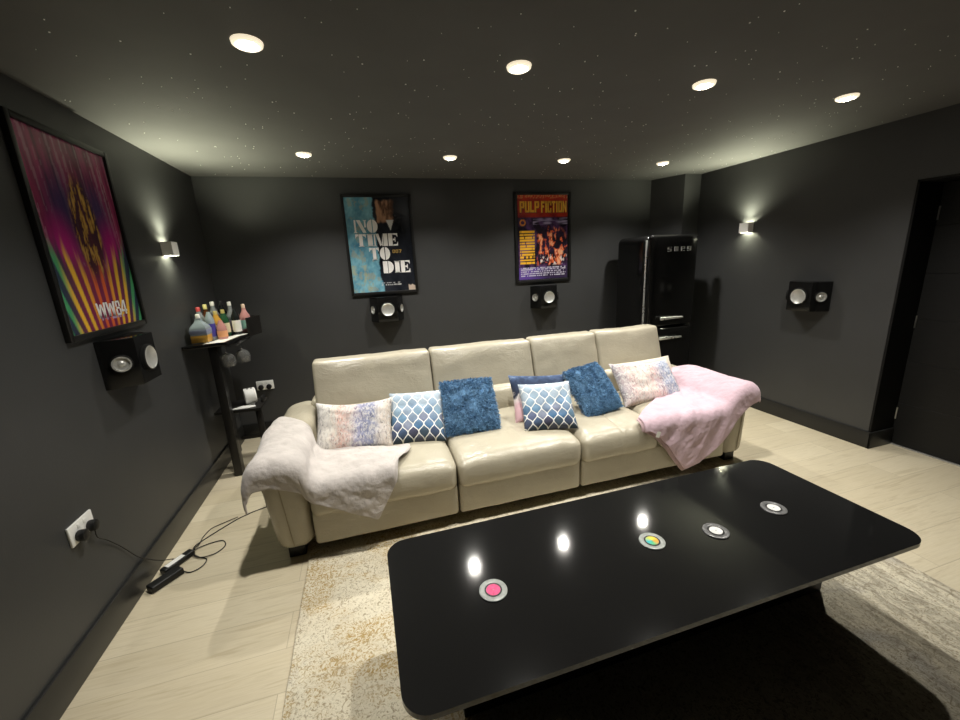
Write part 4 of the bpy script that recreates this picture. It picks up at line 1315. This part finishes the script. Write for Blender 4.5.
for loc, rz, l1, l2 in (((-0.955, YB, 0.498), 0.0, 'white double socket on the back wall behind the bar shelf', ('black plug in the back wall socket, on the bar shelf side', 'black plug in the back wall socket, on the sofa side')),
                        ((XL, 1.852, 0.533), PI / 2, 'white double socket on the side wall above the cable tangle', ('black plug in the side wall socket, farther from the sofa', 'black plug in the side wall socket, nearer the sofa'))):
    o = so if first else copy_tree(so)
    o.location = loc; o.rotation_euler = (0, 0, rz); tag(o, l1, 'socket', 'white double sockets')
    for k, dx in enumerate((-0.034, 0.034)):
        p = pg if (first and k == 0) else copy_tree(pg)
        p.location = Vector(loc) + Matrix.Rotation(rz, 3, 'Z') @ Vector((dx, 0, -0.010)); p.rotation_euler = (0, 0, rz)
        tag(p, l2[k], 'plug', 'black plugs in sockets')
    first = False

# ------------------------------------------------------------------ power bricks and cables on the floor
def brick(name, m, c, ang, L, W, H, lab, face=None):
    r = thing(name, (c[0], c[1], 0.0), lab, 'power adapter', rz=ang)
    bm = rounded(bmesh.new(), -L / 2, L / 2, -W / 2, W / 2, 0.0005, H, 0.008, (4, 3, 2))
    obj('casing', bm, m, r)
    if face: obj('rating_label', newbox(-L * 0.36, L * 0.20, -W * 0.33, W * 0.33, H - 0.0004, H + 0.0005), face, r, False)
    return r
brick('power_adapter', M_BLACK, (-1.123, 2.128), math.radians(50), 0.150, 0.056, 0.036, 'plain black power brick on the floor against the baseboard')
brick('power_adapter', M_BLACK, (-1.118, 2.262), math.radians(56), 0.165, 0.046, 0.030, 'black power brick with a white label lying beside the plain one', M_WHITE)
def cable(name, pts, r, lab):
    o = obj(name, tube(bmesh.new(), pts, r, 8, 8), M_BLACK)
    return tag(o, lab, 'cable', 'black cables on the floor')
cable('floor_cable', [(-1.078, 2.182, 0.018), (-1.055, 2.172, 0.006), (-1.022, 2.160, 0.004), (-0.982, 2.189, 0.004), (-0.978, 2.244, 0.004), (-1.022, 2.276, 0.004), (-1.055, 2.300, 0.012), (-1.075, 2.330, 0.016)], 0.0028,
      'black cable loop lying nearest to the plain power brick')
cable('floor_cable', [(-1.075, 2.322, 0.016), (-1.045, 2.285, 0.009), (-1.001, 2.262, 0.009), (-0.945, 2.281, 0.004), (-0.913, 2.335, 0.004), (-0.939, 2.390, 0.004), (-0.993, 2.391, 0.004), (-1.040, 2.372, 0.006), (-1.073, 2.340, 0.012)], 0.0028,
      'larger black cable loop lying on the boards beside the labelled brick')
cable('floor_cable', [(-1.072, 2.330, 0.015), (-1.082, 2.390, 0.005), (-1.055, 2.437, 0.0035), (-0.982, 2.524, 0.0035), (-0.903, 2.606, 0.0035), (-0.800, 2.665, 0.0035), (-0.66, 2.71, 0.0035)], 0.003,
      'black cable running across the boards and behind the sofa arm')
cable('floor_cable', [(-1.066, 2.340, 0.019), (-1.062, 2.400, 0.009), (-1.066, 2.470, 0.0035), (-1.045, 2.545, 0.0035), (-0.985, 2.585, 0.0035), (-0.915, 2.612, 0.009)], 0.0025,
      'thin black cable bowing away from the longer cable and rejoining it')
cable('floor_cable', [(XL + 0.026, 1.886, 0.500), (XL + 0.022, 1.895, 0.455), (XL + 0.012, 1.960, 0.395), (XL + 0.008, 2.040, 0.300), (XL + 0.016, 2.110, 0.190), (XL + 0.022, 2.170, 0.125), (XL + 0.040, 2.235, 0.060), (-1.150, 2.290, 0.018), (-1.140, 2.262, 0.034)], 0.0025,
      'black cable falling from the side wall socket over the baseboard')

# ------------------------------------------------------------------ camera
cam = bpy.data.cameras.new('camera')
cam.sensor_fit = 'HORIZONTAL'; cam.sensor_width = 36.0
cam.lens = 399.92 / 960.0 * 36.0
cam.clip_start = 0.02
co = bpy.data.objects.new('camera', cam)
COL.objects.link(co)
yaw, pitch, roll = 0.276522, 0.239872, -0.049177
fwd = Vector((math.sin(yaw) * math.cos(pitch), math.cos(yaw) * math.cos(pitch), -math.sin(pitch)))
right = Vector((math.cos(yaw), -math.sin(yaw), 0))
up = right.cross(fwd)
r2 = right * math.cos(roll) + up * math.sin(roll)
u2 = -right * math.sin(roll) + up * math.cos(roll)
Mc = Matrix((r2, u2, -fwd)).transposed().to_4x4()
co.matrix_world = Matrix.Translation((0, 0, CAM_H)) @ Mc
scene.camera = co

# ------------------------------------------------------------------ world and view
wd = bpy.data.worlds.new('world')
scene.world = wd
wd.use_nodes = True
wd.node_tree.nodes['Background'].inputs['Color'].default_value = (0.0, 0.0, 0.0, 1)
scene.view_settings.view_transform = 'Standard'
scene.view_settings.look = 'None'
scene.view_settings.gamma = 1.0
scene.view_settings.use_curve_mapping = False
scene.view_settings.exposure = 0.0
scene.cycles.max_bounces = 10
scene.cycles.diffuse_bounces = 5
scene.cycles.caustics_reflective = False
scene.cycles.caustics_refractive = False
scene.cycles.sample_clamp_indirect = 4.0
scene.cycles.use_denoising = True
